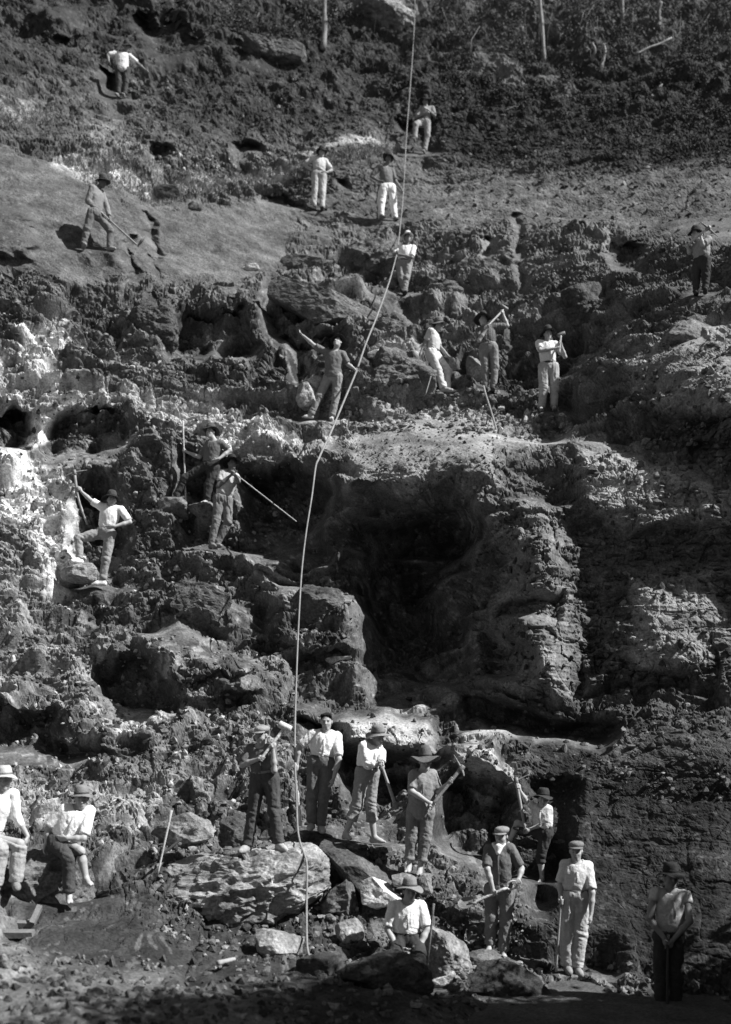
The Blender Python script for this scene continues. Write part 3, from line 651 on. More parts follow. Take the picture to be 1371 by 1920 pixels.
# a spur of the hill to the right of the picture; it throws the long shade over the right of the face
SPX = np.linspace(1.4, 22, 100); SPY = np.linspace(0.5, 27, 120)
sx, sy = np.meshgrid(SPX, SPY)
foot = 0.385 * sy + 1.2
top = np.interp(sy, [0.5, 5, 7, 8.5, 9.7, 10.5, 11, 11.8, 13, 14.5, 16, 18, 20, 23, 27], [5, 5.4, 6.0, 6.0, 4.0, 1.4, 0.5, 0.4, 1.0, 2.8, 3.2, 5.0, 9.5, 11, 12])  # crest shaped for its shadow; the near bank is added to shade the foreground
sz = -3.0 + (top + 3.0) * sstep(0.0, 2.6, sx - foot)
sn = fbm(sx * 0.6, sy * 0.6, sx * 0, 5, 501); sz = sz + (0.9 * sn + 0.9 * fbm(sx * 1.9, sy * 1.9, sx * 0, 3, 511)) * sstep(0, 2.0, sx - foot)
idx = np.arange(sx.size).reshape(sx.shape)
Fq = np.stack([idx[:-1, :-1], idx[:-1, 1:], idx[1:, 1:], idx[1:, :-1]], -1).reshape(-1, 4)
me = mesh_from('hill', np.stack([sx, sy, sz], -1).reshape(-1, 3), Fq, False); attr(me, np.full(sx.size, 0.06) * (1 + 0.4 * sn.reshape(-1)))
obj('hill', me, M_ROCK, kind='structure')
def hill_z(x, y):
    i = int(np.clip(np.searchsorted(SPY, y), 0, len(SPY) - 1)); j = int(np.clip(np.searchsorted(SPX, x), 0, len(SPX) - 1)); return sz[i, j]

# ------------------------------------------------------------------ bodies: implicit surfaces turned into one mesh each
def vec(*a): return np.array(a, float)
def unit(a): return a / (np.linalg.norm(a) + 1e-9)

def cap(a, b, ra, rb, k=0.02, cut=None): return ('cap', np.asarray(a, float), np.asarray(b, float), ra, rb, k, cut)
def ell(c, B, r, k=0.03, cut=None): return ('ell', np.asarray(c, float), np.asarray(B, float), np.asarray(r, float), None, k, cut)
def sub(c, r, k=0.01): return ('sub', np.asarray(c, float), None, r, None, k, None)

def sdf_mesh(prims, vox, trim=None, noise=None):
    """marches the smooth union of the pieces; returns vertices and quads"""
    lo, hi = [], []
    for q in prims:
        if q[0] == 'cap': r = max(q[3], q[4]); lo += [np.minimum(q[1], q[2]) - r]; hi += [np.maximum(q[1], q[2]) + r]
        elif q[0] == 'ell': r = max(q[3]); lo += [q[1] - r]; hi += [q[1] + r]
    lo = np.min(lo, 0) - 3 * vox; hi = np.max(hi, 0) + 3 * vox
    n = np.ceil((hi - lo) / vox).astype(int) + 1
    ax = [(lo[i] + vox * np.arange(n[i])).astype(np.float32) for i in range(3)]
    G = np.full(n, 0.3, np.float32)
    for q in prims:
        m = 0.05
        if q[0] == 'cap': r = max(q[3], q[4]); a, b = np.minimum(q[1], q[2]) - r - m, np.maximum(q[1], q[2]) + r + m
        elif q[0] == 'ell': r = max(q[3]); a, b = q[1] - r - m, q[1] + r + m
        else: r = q[3]; a, b = q[1] - r - m, q[1] + r + m
        i0 = np.clip(np.floor((a - lo) / vox).astype(int), 0, n); i1 = np.clip(np.ceil((b - lo) / vox).astype(int) + 1, 0, n)
        if (i1 <= i0).any(): continue
        sl = tuple(slice(i0[i], i1[i]) for i in range(3))
        x = ax[0][sl[0]][:, None, None]; y = ax[1][sl[1]][None, :, None]; z = ax[2][sl[2]][None, None, :]
        if q[0] == 'cap':
            A, Bv = q[1], q[2] - q[1]; bb = float(Bv @ Bv) + 1e-9
            px, py, pz = x - A[0], y - A[1], z - A[2]
            t = np.clip((px * Bv[0] + py * Bv[1] + pz * Bv[2]) / bb, 0, 1)
            d = np.sqrt((px - t * Bv[0]) ** 2 + (py - t * Bv[1]) ** 2 + (pz - t * Bv[2]) ** 2) - (q[3] + (q[4] - q[3]) * t)
        elif q[0] == 'ell':
            px, py, pz = x - q[1][0], y - q[1][1], z - q[1][2]; B, r = q[2], q[3]
            l = [(px * B[i][0] + py * B[i][1] + pz * B[i][2]) for i in range(3)]
            k0 = np.sqrt((l[0] / r[0]) ** 2 + (l[1] / r[1]) ** 2 + (l[2] / r[2]) ** 2)
            k1 = np.sqrt((l[0] / r[0] ** 2) ** 2 + (l[1] / r[1] ** 2) ** 2 + (l[2] / r[2] ** 2) ** 2) + 1e-6
            d = k0 * (k0 - 1) / k1
        else:
            d = np.sqrt((x - q[1][0]) ** 2 + (y - q[1][1]) ** 2 + (z - q[1][2]) ** 2) - q[3]
        k = q[5]; g = G[sl]
        if q[0] == 'sub':
            h = np.clip(0.5 - 0.5 * (g + d) / k, 0, 1); G[sl] = g * (1 - h) - d * h + k * h * (1 - h)
            continue
        if q[6] is not None:
            for pt, nn in q[6]:
                d = np.maximum(d, (x - pt[0]) * nn[0] + (y - pt[1]) * nn[1] + (z - pt[2]) * nn[2])
        h = np.clip(0.5 + 0.5 * (g - d) / k, 0, 1)
        G[sl] = g * (1 - h) + d * h - k * h * (1 - h)
    if trim:
        x = ax[0][:, None, None]; y = ax[1][None, :, None]; z = ax[2][None, None, :]
        for tr in trim:
            if tr[0] == 'plane': G = np.maximum(G, (x - tr[1][0]) * tr[2][0] + (y - tr[1][1]) * tr[2][1] + (z - tr[1][2]) * tr[2][2])
            else: G = np.maximum(G, tr[2] - np.sqrt((x - tr[1][0]) ** 2 + (y - tr[1][1]) ** 2 + (z - tr[1][2]) ** 2))
    G[0] = G[-1] = 0.3; G[:, 0] = G[:, -1] = 0.3; G[:, :, 0] = G[:, :, -1] = 0.3
    S = G < 0
    # surface nets
    cs = [S[i:n[0] - 1 + i, j:n[1] - 1 + j, k:n[2] - 1 + k] for i in (0, 1) for j in (0, 1) for k in (0, 1)]
    cnt = np.zeros(cs[0].shape, np.int8)
    for c in cs: cnt += c
    act = (cnt > 0) & (cnt < 8)
    I = np.argwhere(act)
    vid = np.full(act.shape, -1, np.int32); vid[act] = np.arange(len(I))
    acc = np.zeros((len(I), 3), np.float32); num = np.zeros(len(I), np.float32)
    val = {}
    for i in (0, 1):
        for j in (0, 1):
            for k in (0, 1): val[i, j, k] = G[I[:, 0] + i, I[:, 1] + j, I[:, 2] + k]
    for a in val:
        for d in range(3):
            if a[d] == 0:
                b = list(a); b[d] = 1; b = tuple(b)
                va, vb = val[a], val[b]; m = (va < 0) != (vb < 0)
                t = np.where(m, va / np.where(va == vb, 1, va - vb), 0)
                p = np.tile(np.array(a, np.float32), (len(I), 1)); p[:, d] += t
                acc += np.where(m[:, None], p, 0); num += m
    Vv = (I + acc / num[:, None]) * vox + lo
    F_ = []
    for d in range(3):
        e, f = (d + 1) % 3, (d + 2) % 3
        s0 = [slice(None)] * 3; s1 = [slice(None)] * 3
        s0[d] = slice(0, n[d] - 1); s1[d] = slice(1, n[d])
        s0[e] = s1[e] = slice(1, n[e] - 1); s0[f] = s1[f] = slice(1, n[f] - 1)
        A, Bm = S[tuple(s0)], S[tuple(s1)]
        for sgn in (0, 1):
            Q = np.argwhere((A & ~Bm) if sgn == 0 else (~A & Bm))
            if not len(Q): continue
            Q = Q.copy(); Q[:, e] += 1; Q[:, f] += 1
            def vv(de, df):
                W = Q.copy(); W[:, e] -= de; W[:, f] -= df; return vid[W[:, 0], W[:, 1], W[:, 2]]
            q = [vv(1, 1), vv(0, 1), vv(0, 0), vv(1, 0)]
            F_.append(np.stack(q if sgn == 0 else q[::-1], -1))
    return Vv.astype(np.float32), np.concatenate(F_)

def hand_prims(Wp, d, palm_n, mode, axis=None, grip=None, sc=1.0):
    """palm, four fingers of different lengths and a thumb"""
    out = []
    d = unit(d); k = 0.008
    lens = [0.070, 0.079, 0.073, 0.058]
    if mode == 'grip':
        a = unit(axis); c = grip
        w = unit((Wp - c) - a * ((Wp - c) @ a)); b = unit(np.cross(a, w))
        if b @ palm_n < 0: b = -b
        out.append(cap(Wp, c + w * 0.030, 0.024, 0.030, k))
        rr = 0.030
        for i in range(4):
            o = c + a * (i - 1.5) * 0.020
            pts = [o + rr * (math.cos(t) * w + math.sin(t) * b) for t in (0.15, 1.2, 2.3, 3.3 - 0.2 * (i == 3))]
            for q in range(3): out.append(cap(pts[q], pts[q + 1], 0.0105 - 0.001 * q, 0.0100 - 0.001 * q, 0.005))
        pts = [c + w * 0.03 - a * 0.02, c + rr * (0.5 * w - 0.9 * b) - a * 0.035, c + rr * (-0.5 * w - 0.85 * b) - a * 0.02]
        for q in range(2): out.append(cap(pts[q], pts[q + 1], 0.012 - 0.001 * q, 0.011 - 0.001 * q, 0.006))
        return out
    pn = unit(palm_n - d * (palm_n @ d)); s = unit(np.cross(d, pn))
    curl = 0.25 if mode == 'hip' else 0.45
    pc = Wp + d * 0.09
    for i in range(4):
        o = Wp + d * 0.085 + s * (i - 1.5) * 0.019
        out.append(cap(Wp + s * (i - 1.5) * 0.010, o, 0.016, 0.0125, 0.012))
        p, ang = o, 0.12 + curl * 0.4
        for q in range(3):
            L = lens[i] * (0.45, 0.31, 0.24)[q]
            dirv = math.cos(ang) * d + math.sin(ang) * pn + s * (i - 1.5) * 0.06
            p2 = p + dirv * L; out.append(cap(p, p2, 0.0098 - 0.0008 * q, 0.0092 - 0.0008 * q, 0.004)); p = p2; ang += curl * (0.7 + 0.1 * i)
    t0 = Wp + d * 0.025 - s * 0.018
    t1 = t0 + d * 0.032 - s * 0.024 + pn * 0.012; t2 = t1 + d * 0.030 - s * 0.006 + pn * 0.008
    out += [cap(t0, t1, 0.014, 0.012, 0.01), cap(t1, t2, 0.011, 0.0095, 0.005)]
    return out

def lathe(prof, seg, c, B, wob=0.0, ph=0.0, squash=(1.0, 1.0), brim_from=None):
    """prof: (radius, height) pairs from the outside in; B rows = side, front, up"""
    V = []
    n = len(prof)
    for r, h in prof:
        for k in range(seg):
            t = 2 * math.pi * k / seg
            hh = h
            if brim_from and r > brim_from: hh += wob * (r - brim_from) / 0.08 * (math.cos(2 * t + ph) - 0.4 + 0.5 * math.sin(3 * t + 2 * ph))
            V.append(c + B[0] * (r * math.cos(t) * squash[0]) + B[1] * (r * math.sin(t) * squash[1]) + B[2] * hh)
    Fq = []
    for i in range(n - 1):
        for k in range(seg):
            k2 = (k + 1) % seg
            Fq.append((i * seg + k, i * seg + k2, (i + 1) * seg + k2, (i + 1) * seg + k))
    m = MB(); m.add(V, Fq)
    return m

JOINTS = {}
def solve(p):
    """joints in space from where they are seen"""
    Y = p['Y']; sz = p.get('size', 1.0); J = {}
    psi = R(p['yaw']); sr = vec(math.cos(psi), math.sin(psi), 0); fw = vec(math.sin(psi), -math.cos(psi), 0)
    sg = (-1, 1)
    for key, hw in (('S', 0.185), ('P', 0.09)):
        J[key] = [P(p[key][i][0], p[key][i][1], Y) + vec(0, sg[i] * hw * sz * math.sin(psi), 0) for i in (0, 1)]
    def limb(par, uv, L, b):
        out = []
        for i in (0, 1):
            q = P(uv[i][0], uv[i][1], Y); q[1] = par[i][1]
            d = math.hypot(q[0] - par[i][0], q[2] - par[i][2]); Ls = L * sz
            if d > 1.12 * Ls: q = par[i] + (q - par[i]) * (1.12 * Ls / d)
            elif d < Ls: q[1] -= b[i] * math.sqrt(Ls * Ls - d * d)
            out.append(q)
        return out
    bE, bW, bK, bA = p['bend']
    J['E'] = limb(J['S'], p['E'], 0.29, bE); J['W'] = limb(J['E'], p['W'], 0.25, bW)
    J['K'] = limb(J['P'], p['K'], 0.43, bK); J['A'] = limb(J['K'], p['A'], 0.42, bA)
    ms = (J['S'][0] + J['S'][1]) / 2
    for i in (0, 1):                      # hands and forearms pass in front of the body, not through it
        if bW[i] > 0 and abs(J['W'][i][0] - ms[0]) < 0.19 * sz:
            J['W'][i][1] = min(J['W'][i][1], ms[1] - 0.17 * sz)
            J['E'][i][1] = min(J['E'][i][1], ms[1] - (0.05 if abs(J['E'][i][0] - ms[0]) > 0.2 * sz else 0.13) * sz)
    J['H'] = P(p['H'][0], p['H'][1], Y) + fw * 0.02
    J['N'] = (J['S'][0] + J['S'][1]) / 2 + vec(0, 0, 0.03 * sz)
    J['fw'], J['sr'] = fw, sr
    J['toe'] = []
    for i in (0, 1):
        dx = np.clip((p['T'][i][0] - p['A'][i][0]) * Y / F / sz, -0.18, 0.18)
        J['toe'].append(unit(vec(dx, -math.sqrt(0.19 ** 2 - dx ** 2), 0)))
    hy, hp = R(p['head'][0]), R(p['head'][1])
    hf = vec(math.sin(hy) * math.cos(hp), -math.cos(hy) * math.cos(hp), math.sin(hp))
    hs = vec(math.cos(hy), math.sin(hy), 0); hu = unit(np.cross(hs, -hf)) if False else unit(np.cross(hf, hs)) * -1
    if hu[2] < 0: hu = -hu
    J['head'] = np.array([hs, hf, hu])
    # hands: forearm direction, and the middle of the grip
    J['hd'] = [unit(J['W'][i] - J['E'][i]) for i in (0, 1)]
    J['grip'] = [J['W'][i] + J['hd'][i] * 0.075 * sz for i in (0, 1)]
    JOINTS[p['n']] = J
    return J

TOOLAX = {}          # person -> axis of the shaft in each hand (set with the tools below)
def make_person(p):
    J = JOINTS[p['n']]; sz = p.get('size', 1.0); sc = SCL(p['Y'])
    near = p['Y'] < 17
    vb, vc = (0.0105, 0.0125) if near else (0.0135, 0.016)
    soles = [J['A'][i][2] - 0.075 * sz for i in (0, 1)]
    o = vec((J['P'][0][0] + J['P'][1][0]) / 2, p['Y'], min(soles))
    g = {k: ([q - o for q in v] if isinstance(v, list) and k in 'SEWPKA' else v) for k, v in J.items()}
    S, E, W, Pp, K, A = (g[k] for k in 'SEWPKA'); H = J['H'] - o; N = J['N'] - o
    fw, sr = J['fw'], J['sr']; gr = [q - o for q in J['grip']]
    mid_s, mid_p = (S[0] + S[1]) / 2, (Pp[0] + Pp[1]) / 2
    up = unit(mid_s - mid_p); side = unit((S[1] - S[0]) / np.linalg.norm(S[1] - S[0]) * 0.5 + sr * 0.5); side = unit(side - up * (side @ up)); ff = unit(np.cross(up, side)); ff = ff if ff @ fw > 0 else -ff
    TB = np.array([side, ff, up]); TL = np.linalg.norm(mid_s - mid_p)
    def torso(e, k=0.05):
        return [ell(mid_p + up * TL * 0.70, TB, (0.158 * sz + e, 0.105 * sz + e, 0.20 * sz + e), k),
                ell(mid_p + up * TL * 0.36, TB, (0.138 * sz + e, 0.098 * sz + e, 0.17 * sz + e), k),
                ell(mid_p + up * 0.01, TB, (0.158 * sz + e, 0.108 * sz + e, 0.115 * sz + e), k)]
    HB = J['head']; hs, hf, hu = HB
    hz = sz if sz > 0.9 else 0.93
    neck0 = H - hu * 0.05 * hz - hf * 0.02
    body = torso(0.0) + [cap(neck0, N - ff * 0.01, 0.052 * sz, 0.060 * sz, 0.03)]
    for i in (0, 1):
        body += [cap(N - up * 0.02, S[i], 0.048 * sz, 0.056 * sz, 0.04), cap(S[i], E[i], 0.052 * sz, 0.039 * sz, 0.03), cap(E[i], E[i] * 0.6 + W[i] * 0.4, 0.039 * sz, 0.039 * sz, 0.02), cap(E[i] * 0.6 + W[i] * 0.4, W[i], 0.039 * sz, 0.026 * sz, 0.02)]
        body += [cap(Pp[i], K[i], 0.086 * sz, 0.056 * sz, 0.04), cap(K[i], K[i] * 0.65 + A[i] * 0.35, 0.052 * sz, 0.054 * sz, 0.02), cap(K[i] * 0.65 + A[i] * 0.35, A[i], 0.054 * sz, 0.036 * sz, 0.02)]
        t = J['toe'][i]; z0 = vec(0, 0, 1)
        hl = A[i] - t * 0.035 * sz - z0 * 0.045 * sz; ball = A[i] + t * 0.105 * sz - z0 * 0.050 * sz; tip = A[i] + t * 0.165 * sz - z0 * 0.058 * sz
        sl = vec(-t[1], t[0], 0)
        pl = [(A[i] - z0 * 0.075 * sz, -z0)]
        body += [cap(A[i], hl, 0.036 * sz, 0.034 * sz, 0.02, pl), cap(hl, ball, 0.034 * sz, 0.034 * sz, 0.02, pl), cap(A[i] + t * 0.02, ball, 0.034 * sz, 0.026 * sz, 0.02, pl), cap(ball - sl * 0.018, tip - sl * 0.02, 0.024 * sz, 0.016 * sz, 0.01, pl), cap(ball + sl * 0.018, tip + sl * 0.018 - t * 0.015, 0.024 * sz, 0.014 * sz, 0.01, pl)]
        pn = unit(mid_p + up * 0.2 - W[i]) if p['hands'][i] != 'relax' else unit((mid_p - W[i]) * vec(1, 1, 0) + ff * 0.1)
        ax = TOOLAX.get((p['n'], i)); mode = p['hands'][i]
        if mode == 'grip' and ax is None: mode = 'hip'
        d = J['hd'][i]
        if mode == 'hip': d = unit(d * 0.6 + unit(mid_p + up * 0.1 + ff * 0.12 - W[i]) * 0.4)
        body += hand_prims(W[i], d, pn if pn @ ff > -0.9 else -ff, mode, ax, gr[i])
    q = hz
    def hp(s, f, u): return H + (hs * s + hf * f + hu * u) * q
    body += [ell(hp(0, -0.012, 0.035), HB, np.array((0.075, 0.094, 0.092)) * q, 0.02), ell(hp(0, 0.018, -0.035), HB, np.array((0.060, 0.070, 0.082)) * q, 0.03),
             cap(hp(-0.012, 0.060, -0.094), hp(0.012, 0.060, -0.094), 0.021 * q, 0.021 * q, 0.02),
             cap(hp(-0.034, 0.078, 0.026), hp(0.034, 0.078, 0.026), 0.013 * q, 0.013 * q, 0.012),
             cap(hp(-0.042, 0.056, -0.022), hp(-0.036, 0.064, -0.030), 0.018 * q, 0.016 * q, 0.02), cap(hp(0.042, 0.056, -0.022), hp(0.036, 0.064, -0.030), 0.018 * q, 0.016 * q, 0.02),
             sub(hp(-0.031, 0.100, 0.004), 0.017 * q, 0.012), sub(hp(0.031, 0.100, 0.004), 0.017 * q, 0.012),
             cap(hp(0, 0.082, 0.018), hp(0, 0.106, -0.024), 0.009 * q, 0.014 * q, 0.008),
             cap(hp(-0.018, 0.082, -0.056), hp(0.018, 0.082, -0.056), 0.009 * q, 0.009 * q, 0.006), cap(hp(-0.014, 0.080, -0.070), hp(0.014, 0.080, -0.070), 0.009 * q, 0.009 * q, 0.006),
             ell(hp(-0.077, -0.004, 0.0), HB, np.array((0.011, 0.020, 0.031)) * q, 0.008), ell(hp(0.077, -0.004, 0.0), HB, np.array((0.011, 0.020, 0.031)) * q, 0.008)]
    V, Fc = sdf_mesh(body, vb)
    me = mesh_from('person', V, Fc)
    rel = V - H; ls, lf, lu = rel @ hs / q, rel @ hf / q, rel @ hu / q
    tn = np.full(len(V), p.get('skin', 0.36), np.float32)
    face = lf > 0.05
    for sgn in (-1, 1):
        eye = np.exp(-((ls - sgn * 0.031) / 0.014) ** 2 - ((lu - 0.004) / 0.008) ** 2) * face; tn = tn * (1 - 0.75 * eye)
        br = np.exp(-((ls - sgn * 0.033) / 0.02) ** 2 - ((lu - 0.028) / 0.007) ** 2) * face; tn = tn * (1 - 0.7 * br)
    tn = tn * (1 - 0.4 * np.exp(-(ls / 0.022) ** 2 - ((lu + 0.063) / 0.008) ** 2) * face)
    attr(me, tn)
    root = obj('person', me, M_SKIN, loc=o, label=p['label'], category='person', group='workers posed over the quarry face')
    # ---- clothes
    def clothes(name, prims, vox, mat, trim=None, fold=0.008, fs=(9, 9, 5)):
        V, Fc = sdf_mesh(prims, vox, trim)
        m = mesh_from(name, V, Fc)
        nrm = np.zeros(len(V) * 3, np.float32); m.vertices.foreach_get('normal', nrm); nrm = nrm.reshape(-1, 3)
        off = fbm(V[:, 0] * fs[0] + o[0] * 7, V[:, 1] * fs[1], V[:, 2] * fs[2], 3, 601 + int(o[0] * 10) % 50)
        cr = 1 - 2.4 * np.abs(fbm(V[:, 0] * 14 + V[:, 2] * 6 + o[0] * 3, V[:, 1] * 14, V[:, 2] * 9 - V[:, 0] * 5, 2, 651))
        # long pulls along the limbs and bunched creases at waist, knees and cuffs
        lon = 1 - 2.6 * np.abs(fbm(V[:, 0] * 20 + o[0] * 5, V[:, 1] * 20, V[:, 2] * 3.5 + 0.6 * off, 2, 661))
        hb = np.zeros(len(V), np.float32)
        if name == 'trousers':
            for q_ in K + A: hb = np.maximum(hb, np.exp(-(np.linalg.norm(V - q_, axis=1) / 0.15) ** 2))
        else: hb = np.exp(-(((V - mid_p) @ up - 0.10) / 0.09) ** 2).astype(np.float32)
        bun = 1 - 2.6 * np.abs(fbm(V[:, 0] * 5, V[:, 1] * 5 + o[0], V[:, 2] * 22 + V[:, 0] * 9, 2, 671))
        V2 = V + nrm * (fold * off + fold * 0.6 * np.clip(cr, -0.5, 1) + fold * 0.7 * np.clip(lon, -0.6, 1) * (1 - hb) + fold * 1.3 * hb * np.clip(bun, -0.6, 1))[:, None]
        m.vertices.foreach_set('co', np.ascontiguousarray(V2, np.float32).ravel()); m.update()
        return obj(name, m, mat, root)
    st, sl_len, stripe, untuck = p['shirt']
    e = 0.020
    sh = torso(e)[:2] if not untuck else torso(e + 0.012)
    for i in (0, 1):
        sh.append(cap(N - up * 0.025, S[i], 0.055 * sz, 0.064 * sz, 0.05))
        a, b = S[i], E[i]
        fr = min(sl_len, 1.0) * 0.86 if sl_len <= 1.05 else 1.0
        end = a + (b - a) * fr; dr = unit(b - a)
        sh.append(cap(a, end, 0.067 * sz, (0.062 if sl_len <= 1.05 else 0.056) * sz, 0.018, [(end, dr)] if sl_len <= 1.05 else None))
        if sl_len > 1.05:
            f2 = min(1.0, sl_len - 1.0) * 0.95; end2 = b + (W[i] - b) * f2
            sh.append(cap(b, end2, 0.056 * sz, 0.044 * sz, 0.03, [(end2, unit(W[i] - b))]))
    hem = mid_p + up * (-0.10 if untuck == 1 else -0.02 if untuck == 2 else 0.045)
    tr = [('plane', hem, -up), ('sphere', N + up * 0.055 + ff * 0.045, 0.083 * sz)]
    clothes('shirt', sh, vc, cloth(st, stripe), tr)
    if near:
        fx = []
        for t_ in np.linspace(0.02, 1, 9):
            h_ = N + ff * 0.075 - up * 0.045; l_ = mid_p + up * 0.10 + ff * 0.118
            q_ = h_ + (l_ - h_) * t_ + ff * (0.052 * math.sin(math.pi * min(1, t_ * 1.15)) + 0.012); fx.append(q_)
        m = MB(); half = fx[:6] if p['n'] in ('pickfront', 'stick', 'vest') else fx
        V8 = []
        for q_ in half: V8 += [q_ - side * 0.016, q_ + side * 0.016, q_ + side * 0.016 + ff * 0.004, q_ - side * 0.016 + ff * 0.004]
        m.add(V8, [(i * 4 + k, i * 4 + (k + 1) % 4, (i + 1) * 4 + (k + 1) % 4, (i + 1) * 4 + k) for i in range(len(half) - 1) for k in range(4)])
        obj('placket', m.build('placket'), cloth(st * 0.8), root)
    tt, leg = p['trousers']
    lw = 0.012 if tt > 0.3 else 0.0
    tp = [ell(mid_p + up * 0.01, TB, (0.170 * sz, 0.120 * sz, 0.125 * sz), 0.05), ell(mid_p + up * 0.08, TB, (0.152 * sz, 0.112 * sz, 0.10 * sz), 0.05)]
    for i in (0, 1):
        lg = p['cuff'][i] if 'cuff' in p else leg
        end = K[i] + (A[i] - K[i]) * (lg * 0.93 if lg < 1 else 0.97)
        tp += [cap(Pp[i], K[i], 0.100 * sz + lw, 0.072 * sz + lw, 0.04), cap(K[i], end, 0.072 * sz + lw, (0.060 if lg > 0.7 else 0.068) * sz + lw, 0.03, [(end, unit(A[i] - K[i]))])]
        if lg < 0.95: tp.append(cap(end - unit(A[i] - K[i]) * 0.03, end, 0.076 * sz, 0.076 * sz, 0.01, [(end, unit(A[i] - K[i])), (end - unit(A[i] - K[i]) * 0.03, -unit(A[i] - K[i]))]))
    waist = mid_p + up * 0.085
    clothes('trousers', tp, vc, cloth(tt), [('plane', waist, up)], 0.011, (7, 7, 4))
    if p['belt'] is not None:
        pts = [waist - up * 0.005 + side * 0.158 * sz * math.cos(t) + ff * 0.119 * sz * math.sin(t) for t in np.linspace(0, 2 * math.pi, 29)]
        m = MB()
        ring = []
        for q_ in pts:
            c_ = q_ - (waist - up * 0.005); c_ = unit(c_)
            ring += [q_ - up * 0.016 + c_ * 0.002, q_ - up * 0.016 + c_ * 0.009, q_ + up * 0.016 + c_ * 0.009, q_ + up * 0.016 + c_ * 0.002]
        Fq = [(i * 4 + k, i * 4 + (k + 1) % 4, (i + 1) * 4 + (k + 1) % 4, (i + 1) * 4 + k) for i in range(28) for k in range(4)]
        m.add(ring, Fq); obj('belt', m.build('belt'), cloth(p['belt']), root)
    if p['shoes'] is not None:
        for i in (0, 1):
            t = J['toe'][i]; z0 = vec(0, 0, 1); pl = [(A[i] - z0 * 0.082 * sz, -z0), (A[i] + z0 * 0.012, z0)]
            hl = A[i] - t * 0.035 * sz - z0 * 0.040 * sz; ball = A[i] + t * 0.11 * sz - z0 * 0.046 * sz; tip = A[i] + t * 0.175 * sz - z0 * 0.056 * sz
            V, Fc = sdf_mesh([cap(A[i] + z0 * 0.02, hl, 0.046 * sz, 0.044 * sz, 0.02, pl), cap(hl, ball, 0.043 * sz, 0.045 * sz, 0.02, pl), cap(ball, tip, 0.045 * sz, 0.034 * sz, 0.02, pl), cap(A[i] + t * 0.02, ball, 0.045 * sz, 0.03 * sz, 0.03, pl)], 0.010)
            obj('shoe', mesh_from('shoe', V, Fc), cloth(p['shoes']), root)
    # ---- hair and hat
    hair = [ell(hp(0, -0.020, 0.040), HB, np.array((0.081, 0.098, 0.094)) * q, 0.02), cap(hp(-0.05, 0.045, 0.085), hp(0.05, 0.045, 0.090), 0.034 * q, 0.032 * q, 0.03)]
    V, Fc = sdf_mesh(hair, 0.010, ([('plane', hp(0, 0, 0.066), hu)] if p['hat'] else []) + [('plane', hp(0, 0.052, 0.060), unit(hf * 0.8 - hu * 0.6)), ('plane', hp(0, -0.08, -0.055), -hu), ('plane', hp(0, 0.01, -0.01), unit(hf * 0.75 - hu * 0.65))])
    V = V + 0.006 * np.stack([vnoise(V[:, 0] * 60, V[:, 1] * 60, V[:, 2] * 60, s) for s in (1, 2, 3)], -1)
    obj('hair', mesh_from('hair', V, Fc), cloth(0.02), root)
    if p['hat']:
        kind, ht, br, tilt = p['hat']
        a = R(tilt); u2 = unit(hu * math.cos(a) + hs * math.sin(a) - hf * 0.10); s2 = unit(hs - u2 * (hs @ u2)); f2 = np.cross(u2, s2); f2 = f2 if f2 @ hf > 0 else -f2
        B = np.array([s2, f2, u2]); c = hp(0, -0.008, 0.066)
        if kind == 'felt':
            rb = 0.155 * br ** 0.8
            peak = 0.165 if p['n'] == 'pickfront' else 0.122
            tp_r = (0.012, 0.05) if peak > 0.15 else (0.03, 0.066)
            prof = [(0.088, -0.006), (rb * 0.85, -0.014), (rb * 0.97, -0.024), (rb, -0.023), (rb * 0.97, -0.019), (rb * 0.85, -0.008), (0.100, 0.003), (0.095, 0.03), (0.088, peak * 0.65), (tp_r[1], peak * 0.97), (tp_r[0], peak * (1.0 if peak > 0.15 else 0.86)), (0.001, peak * (1.02 if peak > 0.15 else 0.84))]
            m = lathe(prof, 30, c, B, 0.026, p['H'][0], (0.94, 1.1), 0.10)
            hat = obj('hat', m.build('hat'), cloth(ht), root)
            m = lathe([(0.0975, 0.006), (0.1005, 0.008), (0.0975, 0.030), (0.093, 0.031)], 30, c, B, 0, 0, (0.94, 1.1))
            obj('hat_band', m.build('hat_band'), cloth(max(0.02, ht * 0.4)), hat)
        else:
            prof = [(0.086, -0.014), (0.094, -0.006), (0.101, 0.008), (0.104, 0.022), (0.100, 0.040), (0.086, 0.056), (0.060, 0.067), (0.03, 0.072), (0.001, 0.073)]
            Bc = B.copy(); Bc[2] = unit(B[2] - B[1] * 0.22 + B[0] * 0.1)
            m = lathe(prof, 28, c - f2 * 0.006 + u2 * 0.002, Bc, 0, 0, (0.93, 1.14))
            hat = obj('cap', m.build('cap'), cloth(ht), root)
            vis = MB(); top_, bot_ = [], []
            for k in range(13):
                t = math.pi * (0.12 + 0.76 * k / 12)
                for r_, dz in ((0.088, -0.004), (0.150, -0.022)):
                    rr = r_ if r_ < 0.1 else 0.088 + 0.066 * math.sin((t - 0.12 * math.pi) / 0.76) ** 0.6 if 0 < k < 12 else 0.09
                    top_.append(c + s2 * rr * math.cos(t) * 0.95 + f2 * rr * 1.1 * math.sin(t) + u2 * (dz if r_ < 0.1 else -0.004 - 0.3 * (rr - 0.088)))
            bot_ = [v - u2 * 0.006 for v in top_]; n_ = len(top_)
            Fq = [(2*k, 2*k+1, 2*k+3, 2*k+2) for k in range(12)] + [(n_+2*k, n_+2*k+2, n_+2*k+3, n_+2*k+1) for k in range(12)] + [(2*k+1, n_+2*k+1, n_+2*k+3, 2*k+3) for k in range(12)]
            vis.add(top_ + bot_, Fq); obj('visor', vis.build('visor'), cloth(ht * 0.8), hat)
